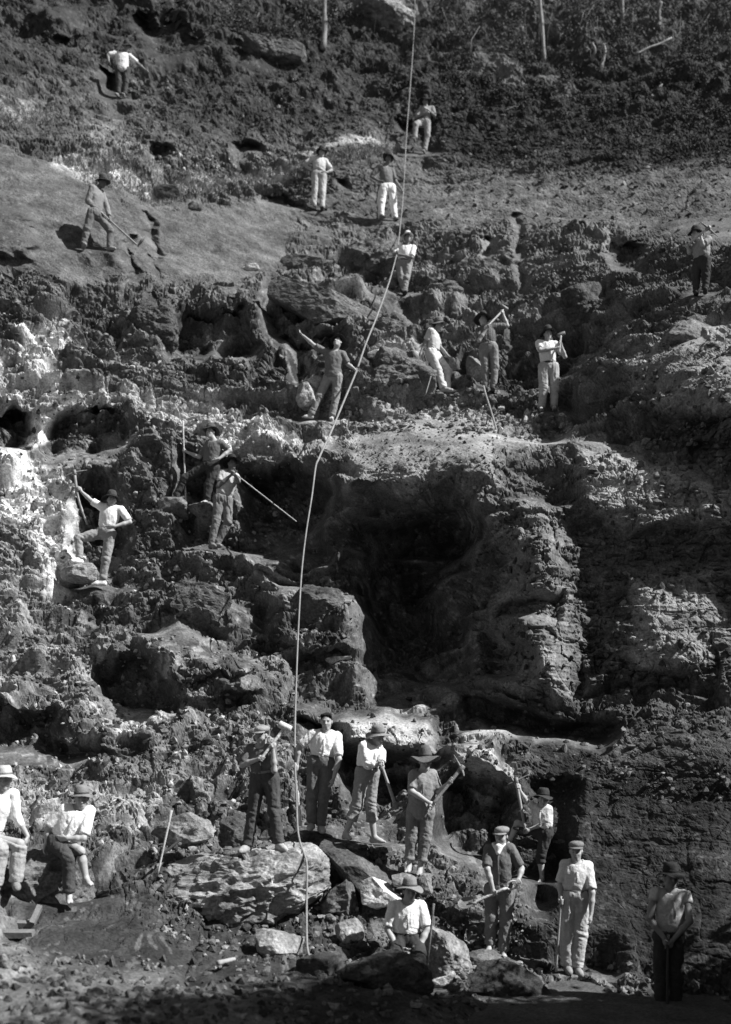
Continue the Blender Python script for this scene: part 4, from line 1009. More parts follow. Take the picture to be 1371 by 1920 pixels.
    if p.get('kerchief'):
        V, Fc = sdf_mesh([cap(N + side * 0.07 + up * 0.03 + ff * 0.03, N + ff * 0.115 - up * 0.07, 0.024, 0.022, 0.02), cap(N - side * 0.07 + up * 0.03 + ff * 0.03, N + ff * 0.115 - up * 0.07, 0.024, 0.022, 0.02), cap(N + ff * 0.085, N + ff * 0.118 - up * 0.075, 0.05, 0.018, 0.02), cap(N + side * 0.07 + up * 0.03, N - ff * 0.07 + up * 0.04, 0.024, 0.024, 0.02), cap(N - side * 0.07 + up * 0.03, N - ff * 0.07 + up * 0.04, 0.024, 0.024, 0.02)], 0.010)
        obj('kerchief', mesh_from('kerchief', V, Fc), cloth(p['kerchief']), root)
    return root

for p in PEOPLE: solve(p)

# ------------------------------------------------------------------ tools in the hands
def axis_for(name, hands, a, b):
    """a shaft seen from pixel a to pixel b, passing through the grips of the given hands"""
    J = JOINTS[name]; pa, pb = np.array(a, float), np.array(b, float); d = pb - pa; L2 = d @ d
    ts, ys = [], []
    for i in hands:
        gq = J['grip'][i]; px = np.array([U0 + F * gq[0] / gq[1], H0 - F * gq[2] / gq[1]])
        ts.append(((px - pa) @ d) / L2); ys.append(gq[1])
    if len(hands) == 2 and abs(ts[0] - ts[1]) > 0.12:
        k = np.clip((ys[1] - ys[0]) / (ts[1] - ts[0]), -0.4, 0.4); y0 = (ys[0] + ys[1]) / 2 - k * (ts[0] + ts[1]) / 2
    else: k, y0 = 0.0, sum(ys) / len(ys)
    A_, B_ = P(a[0], a[1], y0), P(b[0], b[1], y0 + k)
    ax = unit(B_ - A_)
    for i in hands:
        gq = J['grip'][i]; J['grip'][i] = A_ + ax * ((gq - A_) @ ax)
        # the wrist follows the hand on to the shaft
        J['W'][i] = J['grip'][i] - unit(J['grip'][i] - J['E'][i]) * 0.075
        TOOLAX[name, i] = ax
    return A_, B_

def shaft_pts(a, b, n=9, bow=0.0):
    a, b = np.asarray(a), np.asarray(b); t = np.linspace(0, 1, n)[:, None]
    return a + (b - a) * t + np.array([1, 0, 0.3]) * bow * np.sin(np.pi * t)

def wooden(root, a, b, r0, r1, base, mat=None, nm='handle', bow=0.0):
    m = MB(); pts = shaft_pts(a, b, 9, bow) - base
    m.tube(pts, np.linspace(r0, r1, 9), 8); return obj(nm, m.build(nm), mat or M_WOOD, root)

def pick_head(root, c, ax, pt1, pt2, base, r=0.026):
    """two tapering points curving away from the eye of the head"""
    m = MB(); c = np.asarray(c) - base; pt1 = np.asarray(pt1) - base; pt2 = np.asarray(pt2) - base
    mid = (pt1 + pt2) / 2
    q = [(1 - t) ** 2 * pt1 + 2 * t * (1 - t) * (2 * c - mid) + t * t * pt2 for t in np.linspace(0, 1, 15)]
    rad = r * (1 - 0.8 * np.abs(np.linspace(-1, 1, 15)) ** 1.3)
    m.tube(q, rad, 6, 0.8); m.tube([c - ax * 0.05, c - ax * 0.045, c + ax * 0.045, c + ax * 0.05], [0.03, 0.036, 0.036, 0.03], 8)
    return obj('head', m.build('head'), M_IRON, root)

def tool(name, base, label, cat): return empty(name, base, label=label, category=cat)

PXP = lambda u, v, Y: P(u, v, Y)
# hoe
a, b = axis_for('digger', (0, 1), (181, 390), (257, 459)); t = tool('hoe', b, 'long hoe held by the worker digging on the smooth bank', 'hoe')
wooden(t, a, b, 0.018, 0.02, b)
m = MB(); e1 = P(258, 462, b[1]); e2 = P(272, 444, b[1] - 0.05); m.tube([e1 - b, (e1 + e2) / 2 - b, e2 - b], [0.03, 0.055, 0.035], 8, 0.25); obj('blade', m.build('blade'), M_IRON, t)
# pickaxe raised on the left
a, b = axis_for('pickleft', (0,), (140, 887), (164, 983)); t = tool('pickaxe', a, 'pickaxe held high by the worker on the pale left face', 'pickaxe')
wooden(t, a, b, 0.027, 0.019, a, bow=-0.04); pick_head(t, P(140, 886, a[1]), unit(b - a), P(121, 894, a[1] - 0.05), P(164, 881.5, a[1] + 0.05), a)
# pickaxe of the man in the peaked hat
a, b = axis_for('pickfront', (0, 1), (809, 1511), (866, 1439)); t = tool('pickaxe', b, 'pickaxe held across the body by the worker in the peaked hat', 'pickaxe')
wooden(t, a, b, 0.019, 0.028, b); pick_head(t, P(865, 1441, b[1]), unit(b - a), P(851, 1415, b[1] + 0.02), P(870, 1455, b[1] - 0.1), b)
m = MB(); q = P(846, 1464, JOINTS['pickfront']['grip'][1][1])
# pickaxe of the boy
a, b = axis_for('boy', (0, 1), (968, 1464), (985, 1556)); t = tool('pickaxe', a, 'pickaxe held upright by the young worker in knee breeches', 'pickaxe')
wooden(t, a, b, 0.026, 0.018, a); pick_head(t, P(968, 1464, a[1]), unit(b - a), P(951, 1472, a[1]), P(992, 1452, a[1]), a)
# pickaxe far right
a, b = axis_for('farright', (0, 1), (1291, 457), (1328, 428)); t = tool('pickaxe', b, 'pickaxe swung overhead by the worker at the far right', 'pickaxe')
wooden(t, a, b, 0.019, 0.026, b, cloth(0.5)); pick_head(t, P(1328, 428, b[1]), unit(b - a), P(1312, 415, b[1]), P(1346, 444, b[1]), b)
# mattock under the leaning man
a, b = axis_for('restpick', (0, 1), (714, 1430), (742, 1511)); t = tool('mattock', b, 'mattock standing under the folded hands of the leaning worker', 'mattock')
wooden(t, a, b, 0.019, 0.024, b); pick_head(t, P(742, 1511, b[1]), unit(b - a), P(720, 1529, b[1] - 0.05), P(762, 1501, b[1]), b)
# sledgehammer
a, b = axis_for('sledge', (0, 1), (487, 1426), (533, 1366)); t = tool('sledgehammer', b, 'big sledgehammer held by the worker in dark clothes on the boulder', 'sledgehammer')
wooden(t, a, b, 0.019, 0.022, b, cloth(0.62))
h1, h2 = P(523, 1357, b[1]), P(546, 1368, b[1]); m = MB(); m.tube([h1 - b, h1 + (h2 - h1) * 0.06 - b, h1 + (h2 - h1) * 0.3 - b, h1 + (h2 - h1) * 0.7 - b, h1 + (h2 - h1) * 0.94 - b, h2 - b], [0.040, 0.047, 0.047, 0.047, 0.047, 0.040], 8); obj('head', m.build('head'), cloth(0.55), t)
# hammers of the middle ledge
a, b = axis_for('axe', (0, 1), (914, 612), (946, 579)); t = tool('sledgehammer', b, 'hammer raised over the shoulder of the worker in the striped shirt', 'hammer')
wooden(t, a, b, 0.018, 0.02, b, cloth(0.5)); m = MB(); h1, h2 = P(940, 573, b[1]), P(952, 581, b[1]); m.tube([h1 - b, h1 * 0.9 + h2 * 0.1 - b, h1 * 0.1 + h2 * 0.9 - b, h2 - b], [0.036, 0.042, 0.042, 0.036], 8); obj('head', m.build('head'), M_IRON, t)
a, b = axis_for('hammer', (0, 1), (1049, 662), (1052, 629)); t = tool('sledgehammer', b, 'short hammer held upright by the worker in the baggy trousers', 'hammer')
wooden(t, a, b, 0.018, 0.02, b); m = MB(); h1, h2 = P(1045.5, 629.5, b[1]), P(1059, 624, b[1]); m.tube([h1 - b, h1 * 0.9 + h2 * 0.1 - b, h1 * 0.1 + h2 * 0.9 - b, h2 - b], [0.034, 0.04, 0.04, 0.034], 8); obj('head', m.build('head'), M_IRON, t)
# rods and sticks
def rod(name, hands, pa, pb, r, label, mat=None, nm='rod', cat='rod'):
    a, b = axis_for(name, hands, pa, pb); m = MB(); m.tube(shaft_pts(a, b) - b, r, 8)
    return obj(nm, m.build(nm), mat or M_WOOD, loc=b, label=label, category=cat)
rod('poleman', (0,), (343, 789), (349, 951), 0.016, 'upright pole beside the worker with one bare foot forward', cloth(0.42), 'pole', 'pole')
rod('rodman', (0, 1), (433, 882), (556, 978), 0.011, 'long thin rod slanting down from a shoulder over the dark hollow', cloth(0.40))
rod('barehead', (0,), (555, 1430), (563, 1549), 0.022, 'thick pale drill rod standing beside the bareheaded worker', cloth(0.66))
rod('stick', (0,), (1052.5, 1680), (1042.5, 1822), 0.014, 'walking stick of the worker in the cap and pale clothes', None, 'walking_stick', 'stick')
rod('vest', (0, 1), (1253, 1752), (1251, 1906), 0.018, 'dark wooden handle under the hands of the worker in the grey vest', cloth(0.06), 'tool_handle', 'handle')
# shovel
a, b = axis_for('shovel', (0, 1), (950, 1664.5), (887, 1693.5)); t = tool('shovel', b, 'shovel with a ring grip held slantwise by the worker in the flat cap', 'shovel')
wooden(t, a, b, 0.019, 0.021, b, cloth(0.5))
ax = unit(a - b); e = P(968, 1655.5, a[1] - 0.03); sdv = unit(np.cross(ax, vec(0, 1, 0)))
m = MB(); ring = [a + ax * (0.075 + 0.075 * math.cos(t_)) + sdv * 0.05 * math.sin(t_) - b for t_ in np.linspace(math.pi, 3 * math.pi, 19)]; m.tube(ring, 0.014, 8); obj('grip', m.build('grip'), cloth(0.5), t)
tip = P(859, 1697, b[1] + 0.05); dv = tip - b; m = MB(); top_, bot_ = [], []
wd = unit(np.cross(unit(dv), vec(0, -0.5, 0.85))); up_ = unit(np.cross(wd, dv))
for k in range(7):
    f_ = k / 6; hw = (0.10, 0.115, 0.12, 0.12, 0.11, 0.085, 0.03)[k]
    for j in range(5):
        q_ = (j - 2) / 2; pt = dv * f_ + wd * hw * q_ + up_ * (0.03 * q_ * q_ - 0.01 + 0.03 * (f_ - .5) ** 2)
        top_.append(pt + up_ * 0.003); bot_.append(pt - up_ * 0.003)
n_ = 35; Fq = [(k*5+j, k*5+j+1, (k+1)*5+j+1, (k+1)*5+j) for k in range(6) for j in range(4)]; Fq += [tuple(n_ + i for i in f[::-1]) for f in Fq]
m.add(top_ + bot_, Fq); m.tube([vec(0, 0, 0) - dv * 0.25, dv * 0.28], [0.024, 0.02], 8); obj('blade', m.build('blade'), M_IRON, t)

# ------------------------------------------------------------------ the long rope (held by four of the workers)
gw, gp, gb = JOINTS['whitelegs']['grip'][1], JOINTS['pointer']['grip'][1], JOINTS['barehead']['grip'][0]
def near_(gq, u, v): q_ = P(u, v, gq[1] - 0.035); return q_
rp = [P(778, -60, 35.2), P(778, 20, 33), P(774, 100, 31.6), P(768, 180, 30.3), P(762, 260, 29), P(756.5, 361, 27.35), P(751, 420, 26), P(745.5, 470, 24.72), P(744, 477, 24.68), P(731, 525, 23.6), P(708, 590, 22.2), P(686, 645, 21.2), P(668, 697, 20.55), P(645, 752, 19.8), P(620, 812, 18.8), P(604, 846, 18.2), P(597, 862, 17.95), P(592, 876, 17.8), P(585, 930, 17.3), P(574, 1000, 16.8), P(566, 1070, 16.4), P(561, 1150, 16), P(557, 1240, 15.5), P(554, 1330, 15), P(553, 1400, 14.5), P(553.5, 1438, 14.22), P(556, 1490, 14.0), P(558, 1548, 13.6), P(563, 1580, 13.25), P(574, 1612, 12.9), P(576, 1640, 12.7), P(575, 1700, 12.4), P(576, 1772, 11.95), P(582, 1800, 11.75), P(583, 1830, 11.5)]
rp = np.array(rp); tt_ = np.linspace(0, len(rp) - 1, 240); ii = np.clip(tt_.astype(int), 0, len(rp) - 2); fr = (tt_ - ii)[:, None]
def cat(i): return rp[np.clip(i, 0, len(rp) - 1)]
pts = 0.5 * ((2 * cat(ii)) + (cat(ii + 1) - cat(ii - 1)) * fr + (2 * cat(ii - 1) - 5 * cat(ii) + 4 * cat(ii + 1) - cat(ii + 2)) * fr ** 2 + (3 * cat(ii) - cat(ii - 1) - 3 * cat(ii + 1) + cat(ii + 2)) * fr ** 3)
m = MB(); base = rp[-1]; m.tube(pts - base, np.interp(tt_, [0, 8, 9.5, 16, 18, 40], [0.013, 0.013, 0.019, 0.019, 0.014, 0.013]), 8)
obj('rope', m.build('rope'), M_ROPE, loc=base, label='long rope hanging down the whole face and held by several workers', category='rope')
rp2 = np.array([P(907, 724, 20.75), P(911, 740, 20.5), P(919, 765, 20.1), P(928, 795, 19.7), P(935, 820, 19.4), P(940, 843, 19.15)])
for q_ in rp2[1:]:
    pass
m = MB(); m.tube(rp2 - rp2[0], 0.02, 8); obj('rope', m.build('rope'), M_ROPE, loc=rp2[0], label='short loose rope hanging below the worker in the striped shirt', category='rope')
for nm_, hi_, uvs in (('whitelegs', 1, (756.5, 361)), ('ropeman', 0, (745, 472)), ('ropeman', 1, (743.5, 478)), ('pointer', 1, (668, 697)),):
    J = JOINTS[nm_]; k_ = int(np.argmin([abs(H0 - F * q_[2] / q_[1] - uvs[1]) for q_ in pts])); ax = unit(pts[k_ + 1] - pts[k_ - 1])
    J['grip'][hi_] = pts[k_]; J['W'][hi_] = pts[k_] - unit(pts[k_] - J['E'][hi_]) * 0.075; TOOLAX[nm_, hi_] = ax

for p in PEOPLE: make_person(p)

# ------------------------------------------------------------------ boulders and slabs that lie free of the face
def ico(sub):
    t = (1 + 5 ** 0.5) / 2
    v = [(-1, t, 0), (1, t, 0), (-1, -t, 0), (1, -t, 0), (0, -1, t), (0, 1, t), (0, -1, -t), (0, 1, -t), (t, 0, -1), (t, 0, 1), (-t, 0, -1), (-t, 0, 1)]
    f = [(0, 11, 5), (0, 5, 1), (0, 1, 7), (0, 7, 10), (0, 10, 11), (1, 5, 9), (5, 11, 4), (11, 10, 2), (10, 7, 6), (7, 1, 8), (3, 9, 4), (3, 4, 2), (3, 2, 6), (3, 6, 8), (3, 8, 9), (4, 9, 5), (2, 4, 11), (6, 2, 10), (8, 6, 7), (9, 8, 1)]
    v = [unit(np.array(a)) for a in v]
    for _ in range(sub):
        c = {}; nf = []
        def mid(a, b):
            k = (min(a, b), max(a, b))
            if k not in c: c[k] = len(v); v.append(unit(v[a] + v[b]))
            return c[k]
        for a, b, d in f:
            x, y, z = mid(a, b), mid(b, d), mid(d, a); nf += [(a, x, z), (b, y, x), (d, z, y), (x, y, z)]
        f = nf
    return np.array(v), np.array(f)
ICO5, ICO3, ICO1 = ico(5), ico(3), ico(0)

def rock_mesh(name, rx, ry, rz, seed, tn, rot=0.0, flat=0.55, rough=1.0, lv=None, mix=0.35):
    rng = np.random.RandomState(seed); v, f = lv or ICO5; v = v.copy(); v = v / (np.sum(np.abs(v) ** 5, axis=1) ** 0.2)[:, None] * 0.86
    for k in range(13):
        n = unit(rng.normal(size=3)); c = rng.uniform(flat + 0.08, flat + 0.45); d = v @ n - c
        v -= np.maximum(d, 0)[:, None] * n * 0.96
    v = v * np.array([rx, ry, rz]) * 1.25
    s = 1.0 / max(rx, rz)
    a, b, c = v[:, 0], v[:, 1], v[:, 2]
    nn = v / (np.linalg.norm(v, axis=1)[:, None] + 1e-9); mr = min(rx, ry, rz)
    # ragged broken faces: lumps, ledges and pits, finer and finer
    q = fbm(a * s * 2 + seed, b * s * 2, c * s * 2, 3, 701) * 0.16 + (0.5 - np.abs(fbm(a * 4 + seed, b * 4, c * 7, 4, 711))) * 0.20 + fbm(a * 13, b * 13 + seed, c * 17, 3, 721) * 0.05
    q = q * mr * rough
    v = v + nn * q[:, None]
    ca, sa = math.cos(rot), math.sin(rot)
    v = np.stack([v[:, 0] * ca - v[:, 2] * sa, v[:, 1], v[:, 0] * sa + v[:, 2] * ca], -1)
    me = mesh_from(name, v, f, False)
    t = tn * (1 + (2.2 if rough > 1.9 else 1.4) * mix * fbm(a * 2.2 + seed, b * 2.2, c * 4.5, 4, 731) + mix * 1.2 * fbm(a * 11, b * 11, c * 11, 3, 741))
    attr(me, np.clip(t, 0.015, 0.8)); return me

# column, row, width, height (as seen), shift towards the viewer, grey, tilt, name, label
ROCKS = [
 (612, 588, 205, 84, 0.15, 0.135, -0.22, 'slab', 'broad smooth grey slab above the pointing worker'),
 (738, 622, 84, 60, 0.10, 0.125, -0.5, 'boulder', 'grey wedge of rock just right of the rope beside the broad slab'),
 (752, 706, 112, 100, 0.25, 0.13, 0.05, 'boulder', 'square block of stone the worker in pale clothes leans on'),
 (712, 664, 40, 18, 0.15, 0.45, -0.1, 'stone', 'small white stone lying left of the square block on the middle ledge'),
 (690, 706, 54, 70, 0.05, 0.09, 0.1, 'boulder', 'dark upright block between the rope and the square block'),
 (448, 1676, 290, 130, -0.05, 0.25, 0.16, 'boulder', 'large pale ragged boulder below the worker with the sledgehammer'),
 (54, 1660, 205, 165, 0.30, 0.12, 0.0, 'boulder', 'rounded dark boulder carrying the two seated workers'),
 (352, 1562, 96, 66, 0.15, 0.24, 0.35, 'boulder', 'pale rounded boulder behind the rod stuck in the earth'),
 (444, 1572, 74, 64, 0.10, 0.09, -0.4, 'boulder', 'grey angular block left of the legs of the sledgehammer worker'),
 (678, 1636, 170, 66, 0.20, 0.10, -0.55, 'slab', 'tilted dark slab running down to the worker in the peaked hat'),
 (712, 1676, 90, 52, 0.35, 0.56, -0.45, 'slab', 'brilliant white slab left of the hat of the low sitting worker'),
 (640, 1690, 66, 70, 0.15, 0.10, 0.3, 'boulder', 'dark broken block right of the rope below the standing workers'),
 (656, 1746, 44, 38, 0.15, 0.24, 0.3, 'stone', 'small pale angular stone right of the end of the rope'),
 (516, 1776, 96, 50, 0.10, 0.22, -0.15, 'stone', 'low pale stone left of the end of the rope'),
 (852, 1734, 120, 80, -0.45, 0.10, -0.6, 'boulder', 'rounded pitted boulder in front of the shovel blade'),
 (838, 1786, 96, 76, 0.20, 0.20, -0.5, 'boulder', 'light wedge shaped boulder right of the low sitting worker'),
 (758, 1652, 60, 26, 0.25, 0.16, -0.35, 'stone', 'flat stone under the feet of the worker in the peaked hat'),
 (797, 1658, 24, 34, 0.3, 0.22, 0.1, 'stone', 'egg shaped stone right of the feet of the worker in the peaked hat'),
 (828, 1838, 52, 30, 0.1, 0.30, 0.2, 'stone', 'small pale stone lying low in front of the wedge shaped boulder'),
 (596, 1822, 90, 56, 0.1, 0.07, 0.1, 'boulder', 'dark low boulder where the rope ends'),
 (706, 1838, 190, 96, 0.2, 0.055, 0.1, 'boulder', 'long dark boulder before the knees of the low sitting worker'),
 (962, 1866, 190, 96, 0.1, 0.05, -0.2, 'boulder', 'big dark boulder below the feet of the worker with the shovel'),
 (918, 1806, 90, 40, 0.0, 0.12, 0.1, 'boulder', 'grey rock ledge under the feet of the worker with the shovel'),
 (314, 362, 42, 26, 0.1, 0.07, 0.1, 'boulder', 'dark little boulder on the smooth bank right of the digging worker'),
 (366, 388, 26, 18, 0.1, 0.12, 0.1, 'stone', 'small grey stone low on the bank right of the dark little boulder'),
 (512, 106, 110, 52, 0.2, 0.12, -0.3, 'boulder', 'long smooth boulder in the brush at the upper left'),
 (722, 22, 110, 56, 0.2, 0.24, -0.25, 'boulder', 'pale boulder at the top edge beside the rope'),
 (470, 504, 28, 14, 0.1, 0.48, 0.0, 'stone', 'single white stone on the bare earth left of the middle slope'),
 (410, 553, 62, 28, 0.1, 0.12, 0.0, 'stone', 'flat grey stones edge at the lower rim of the bare earth'),
 (893, 705, 36, 60, 0.1, 0.20, 0.1, 'boulder', 'rough pale upright stone behind the worker in the striped shirt'),
 (1282, 640, 96, 66, 0.1, 0.15, 0.1, 'boulder', 'hollowed boulder crowning the light bank at the right'),
 (284, 612, 84, 78, 0.0, 0.085, 0.1, 'boulder', 'squarish dark block under the rim of the bare earth on the left'),
 (694, 494, 96, 76, 0.0, 0.12, 0.3, 'boulder', 'humped boulder left of the worker in the pale hat'),
 (905, 532, 104, 66, -0.5, 0.14, -0.4, 'boulder', 'sunlit sloping boulder above the worker in the striped shirt'),
 (836, 560, 76, 66, -0.7, 0.11, 0.2, 'boulder', 'knobbly boulder above the worker leaning on the block'),
 (968, 664, 62, 92, -0.3, 0.085, 0.2, 'boulder', 'tall dark rock between the two workers with hammers'),
 (634, 1236, 46, 14, 0.1, 0.42, 0.1, 'stone', 'thin white stone low in the dark hollow'),
 (566, 500, 70, 44, 0.0, 0.10, 0.1, 'boulder', 'dark boulder on the rim above the broad smooth slab'),
 (575, 742, 34, 40, 0.05, 0.30, 0.2, 'stone', 'pale stone at the back foot of the pointing worker'),
 (1100, 585, 90, 80, 0.0, 0.08, 0.3, 'boulder', 'dark pointed rock above the worker in the baggy trousers'),
 (380, 1130, 110, 56, 0.0, 0.09, -0.35, 'boulder', 'smooth hump of rock below the worker with the long rod'),
 (600, 1140, 130, 80, 0.0, 0.085, -0.1, 'boulder', 'layered hump of rock crossed by the rope left of the hollow'),
 (810, 1262, 44, 60, 0.1, 0.13, 0.2, 'stone', 'pointed grey stone standing in the bottom of the hollow'),
 (386, 957, 52, 30, 0, 0.12, 0.1, 'stone', 'stone step under the rear bare foot of the worker with the pole'),
 (318, 953, 60, 32, 0, 0.14, -0.1, 'stone', 'stone step under the forward bare foot of the worker with the pole'),
 (148, 1074, 56, 34, 0, 0.2, 0.15, 'stone', 'pale stone under the raised shoe of the worker with the high pickaxe'),
]
for k, (u, v, wp, hp_, fwd, tn, rot, nm, lab) in enumerate(ROCKS):
    s0 = surf(u, v); Yq = s0[1] - fwd + 0.12 * min(wp, hp_) / SCL(s0[1])
    s_ = SCL(Yq); rx, rz = wp / 2 / s_, hp_ / 2 / s_; ry = min(rx, max(rz, 0.6 * rx)) * 0.9
    if nm == 'slab': ry = rx * 0.6
    ey = 19.6 if 'bare foot' in lab else 18.35 if 'raised shoe' in lab else None
    if ey: Yq = ey; s_ = SCL(Yq); rx, rz = wp / 2 / s_, hp_ / 2 / s_; ry = 0.32
    if 'before the knees' in lab: Yq = 11.45; s_ = SCL(Yq); rx, rz = wp / 2 / s_, hp_ / 2 / s_; ry = 0.3
    if 'seated' in lab: Yq = 12.75; ry = 0.5; rx, rz = 200 / 2 / 149, 158 / 2 / 149
    if 'large pale ragged' in lab: Yq = 13.3; ry = 0.55
    me = rock_mesh(nm, rx, ry, rz, 40 + k, tn, rot, 0.42 if rx > 0.2 else 0.6, (2.0 if 'ragged' in lab else 1.3) if nm != 'slab' else 0.7, ICO5 if max(wp, hp_) > 60 else ICO3)
    obj(nm, me, M_ROCK, loc=P(u, v, Yq), label=lab, category='slab' if nm == 'slab' else 'rock', group='loose rocks of the quarry', kind='thing')

# ------------------------------------------------------------------ crumbled stone lying everywhere
rng = np.random.RandomState(5)
RUB = [([(560,745),(1000,735),(1100,790),(1000,830),(640,800)], 900, (0.02, 0.075), (0.10, 0.42)),
       ([(640,790),(950,790),(950,920),(680,915)], 500, (0.012, 0.035), (0.08, 0.3)),
       ([(280,1590),(700,1590),(1000,1700),(1000,1850),(560,1800),(300,1760)], 1400, (0.015, 0.06), (0.05, 0.3)),
       ([(0,1780),(1371,1800),(1371,1920),(0,1920)], 1500, (0.012, 0.06), (0.05, 0.22)),
       ([(0,560),(560,700),(560,1000),(0,1200)], 1300, (0.015, 0.06), (0.06, 0.45)),
       ([(0,1180),(560,1200),(560,1600),(0,1600)], 1500, (0.012, 0.055), (0.06, 0.4)),
       ([(560,1020),(1371,900),(1371,1500),(560,1560)], 1200, (0.015, 0.06), (0.05, 0.2)),
       ([(240,130),(1371,200),(1371,560),(560,560),(560,380),(240,320)], 1100, (0.02, 0.07), (0.05, 0.22)),
       ([(200,280),(560,290),(560,370),(220,350)], 500, (0.02, 0.06), (0.12, 0.45)),
       ([(1150,620),(1371,640),(1371,1000),(1100,900)], 500, (0.02, 0.07), (0.08, 0.26))]
def inpoly(x, y, pts):
    c = False
    for k in range(len(pts)):
        x0, y0 = pts[k]; x1, y1 = pts[(k + 1) % len(pts)]
        if (y0 > y) != (y1 > y) and x < (x1 - x0) * (y - y0) / (y1 - y0) + x0: c = not c
    return c
def sample(poly, n):
    a = np.array(poly); lo, hi = a.min(0), a.max(0); out = []
    while len(out) < n:
        x, y = rng.uniform(lo[0], hi[0]), rng.uniform(lo[1], hi[1])
        if inpoly(x, y, poly): out.append((x, y))
    return out
vs, fs, ts, n = [], [], [], 0
v1, f1_ = ICO1
for poly, cnt_, (s0, s1), (t0, t1) in RUB:
    for (u, v) in sample(poly, cnt_):
        c = surf(u, v); r_ = s0 + (s1 - s0) * rng.rand() ** 2.2
        q = v1 * (1 + 0.9 * (rng.rand(len(v1), 1) - 0.5)) * (r_ * rng.uniform(0.6, 1.3, 3))
        vs.append(q + c + np.array([0, -0.3 * r_, 0.1 * r_])); fs.append(f1_ + n); n += len(v1); ts.append(np.full(len(v1), t0 + (t1 - t0) * rng.rand() ** 2.5))
me = mesh_from('rubble', np.concatenate(vs), np.concatenate(fs), False); attr(me, np.concatenate(ts)); obj('rubble', me, M_ROCK, kind='stuff')

# ------------------------------------------------------------------ grass, brush and trees high on the slope
def blades(name, spots, hgt, wid, tones, lean=0.5):
    N_ = len(spots); B = np.array([surf(u, v) for u, v in spots]) + np.array([0, -0.02, -0.01])
    ang = rng.uniform(0, 2 * math.pi, N_); L = hgt[0] + (hgt[1] - hgt[0]) * rng.rand(N_); ww = wid * rng.uniform(0.6, 1.3, N_)
    sd_ = np.stack([np.cos(ang), np.sin(ang), np.zeros(N_)], -1) * ww[:, None]
    ln = np.stack([rng.normal(0, lean, N_), rng.normal(-0.35, lean, N_), np.ones(N_)], -1); ln /= np.linalg.norm(ln, axis=1)[:, None]
    m1 = B + ln * (L * 0.55)[:, None]; dr = ln + np.stack([rng.normal(0, 0.5, N_), rng.normal(-0.3, 0.4, N_), np.full(N_, -0.35)], -1); t1 = m1 + dr * (L * 0.45)[:, None]
    Vv = np.stack([B - sd_, B + sd_, m1 + sd_ * 0.6, m1 - sd_ * 0.6, t1 + sd_ * 0.12, t1 - sd_ * 0.12], 1).reshape(-1, 3)
    k = np.arange(N_)[:, None] * 6; Fq = np.concatenate([k + np.array([[0, 1, 2, 3]]), k + np.array([[3, 2, 4, 5]])])
    me = mesh_from(name, Vv, Fq, False); attr(me, np.repeat(tones[0] + (tones[1] - tones[0]) * rng.rand(N_), 6)); obj(name, me, M_LEAF, kind='stuff')
sp = sample([(100,295),(215,300),(310,325),(400,345),(500,310),(560,300),(750,265),(750,285),(565,325),(430,365),(310,375),(225,350)], 9000) + sample([(0,195),(104,203),(96,228),(0,228)], 1200)
blades('dry_grass', sp, (0.05, 0.18), 0.008, (0.12, 0.42))
sp = sample([(780,-60),(1371,-60),(1371,120),(820,110)], 6000) + sample([(300,-60),(800,-60),(800,120),(500,110)], 2500) + sample([(300,100),(1371,120),(1371,300),(300,250)], 1800)
blades('grass', sp, (0.06, 0.22), 0.010, (0.03, 0.11))

def leaf_cloud(cen, rad, N_, size, tn):
    p_ = rng.normal(size=(N_, 3)); p_ /= np.linalg.norm(p_, axis=1)[:, None]; p_ *= (rng.rand(N_, 1) ** 0.45)
    c = cen + p_ * rad
    a = rng.normal(size=(N_, 3)); a /= np.linalg.norm(a, axis=1)[:, None]; b = np.cross(a, rng.normal(size=(N_, 3))); b /= np.linalg.norm(b, axis=1)[:, None]
    s_ = size * rng.uniform(0.6, 1.4, (N_, 1))
    Vv = np.stack([c - a * s_, c + b * s_ * 0.5, c + a * s_, c - b * s_ * 0.5], 1).reshape(-1, 3)
    return Vv, np.repeat(tn[0] + (tn[1] - tn[0]) * rng.rand(N_) ** 1.5, 4)
VV_, TT_ = [], []
BR = sample([(780,-80),(1410,-80),(1410,95),(860,105)], 120) + sample([(820,100),(1400,90),(1400,310),(1000,290),(830,240)], 40) + sample([(380,-60),(760,-60),(640,80),(560,100),(400,60)], 30) + sample([(-40,-80),(380,-80),(330,0),(-40,20)], 30)
for (u, v) in BR:
    c = surf(u, v); r_ = rng.uniform(0.2, 0.6); q, t_ = leaf_cloud(c + np.array([0, -0.1, r_ * 0.6]), np.array([r_ * 1.2, r_, r_ * 0.8]), int(170 * r_ / 0.4), 0.033, (0.05, 0.15) if v < 105 else (0.02, 0.06)); VV_.append(q); TT_.append(t_)
for k in range(150):                     # unseen scrub added on the hill rim to fray its shadow edge
    y = rng.uniform(3.5, 12.6); x = 0.385 * y + 1.2 + rng.uniform(1.2, 4.5); r_ = rng.uniform(0.25, 0.75)
    q, t_ = leaf_cloud(np.array([x, y, hill_z(x, y) + r_ * 0.5]), np.array([r_ * 1.2, r_ * 1.2, r_]), 110, 0.085, (0.03, 0.09)); VV_.append(q); TT_.append(t_)
VV_ = np.concatenate(VV_); me = mesh_from('undergrowth', VV_, np.arange(len(VV_)).reshape(-1, 4), False); attr(me, np.concatenate(TT_)); obj('undergrowth', me, M_LEAF, kind='stuff')

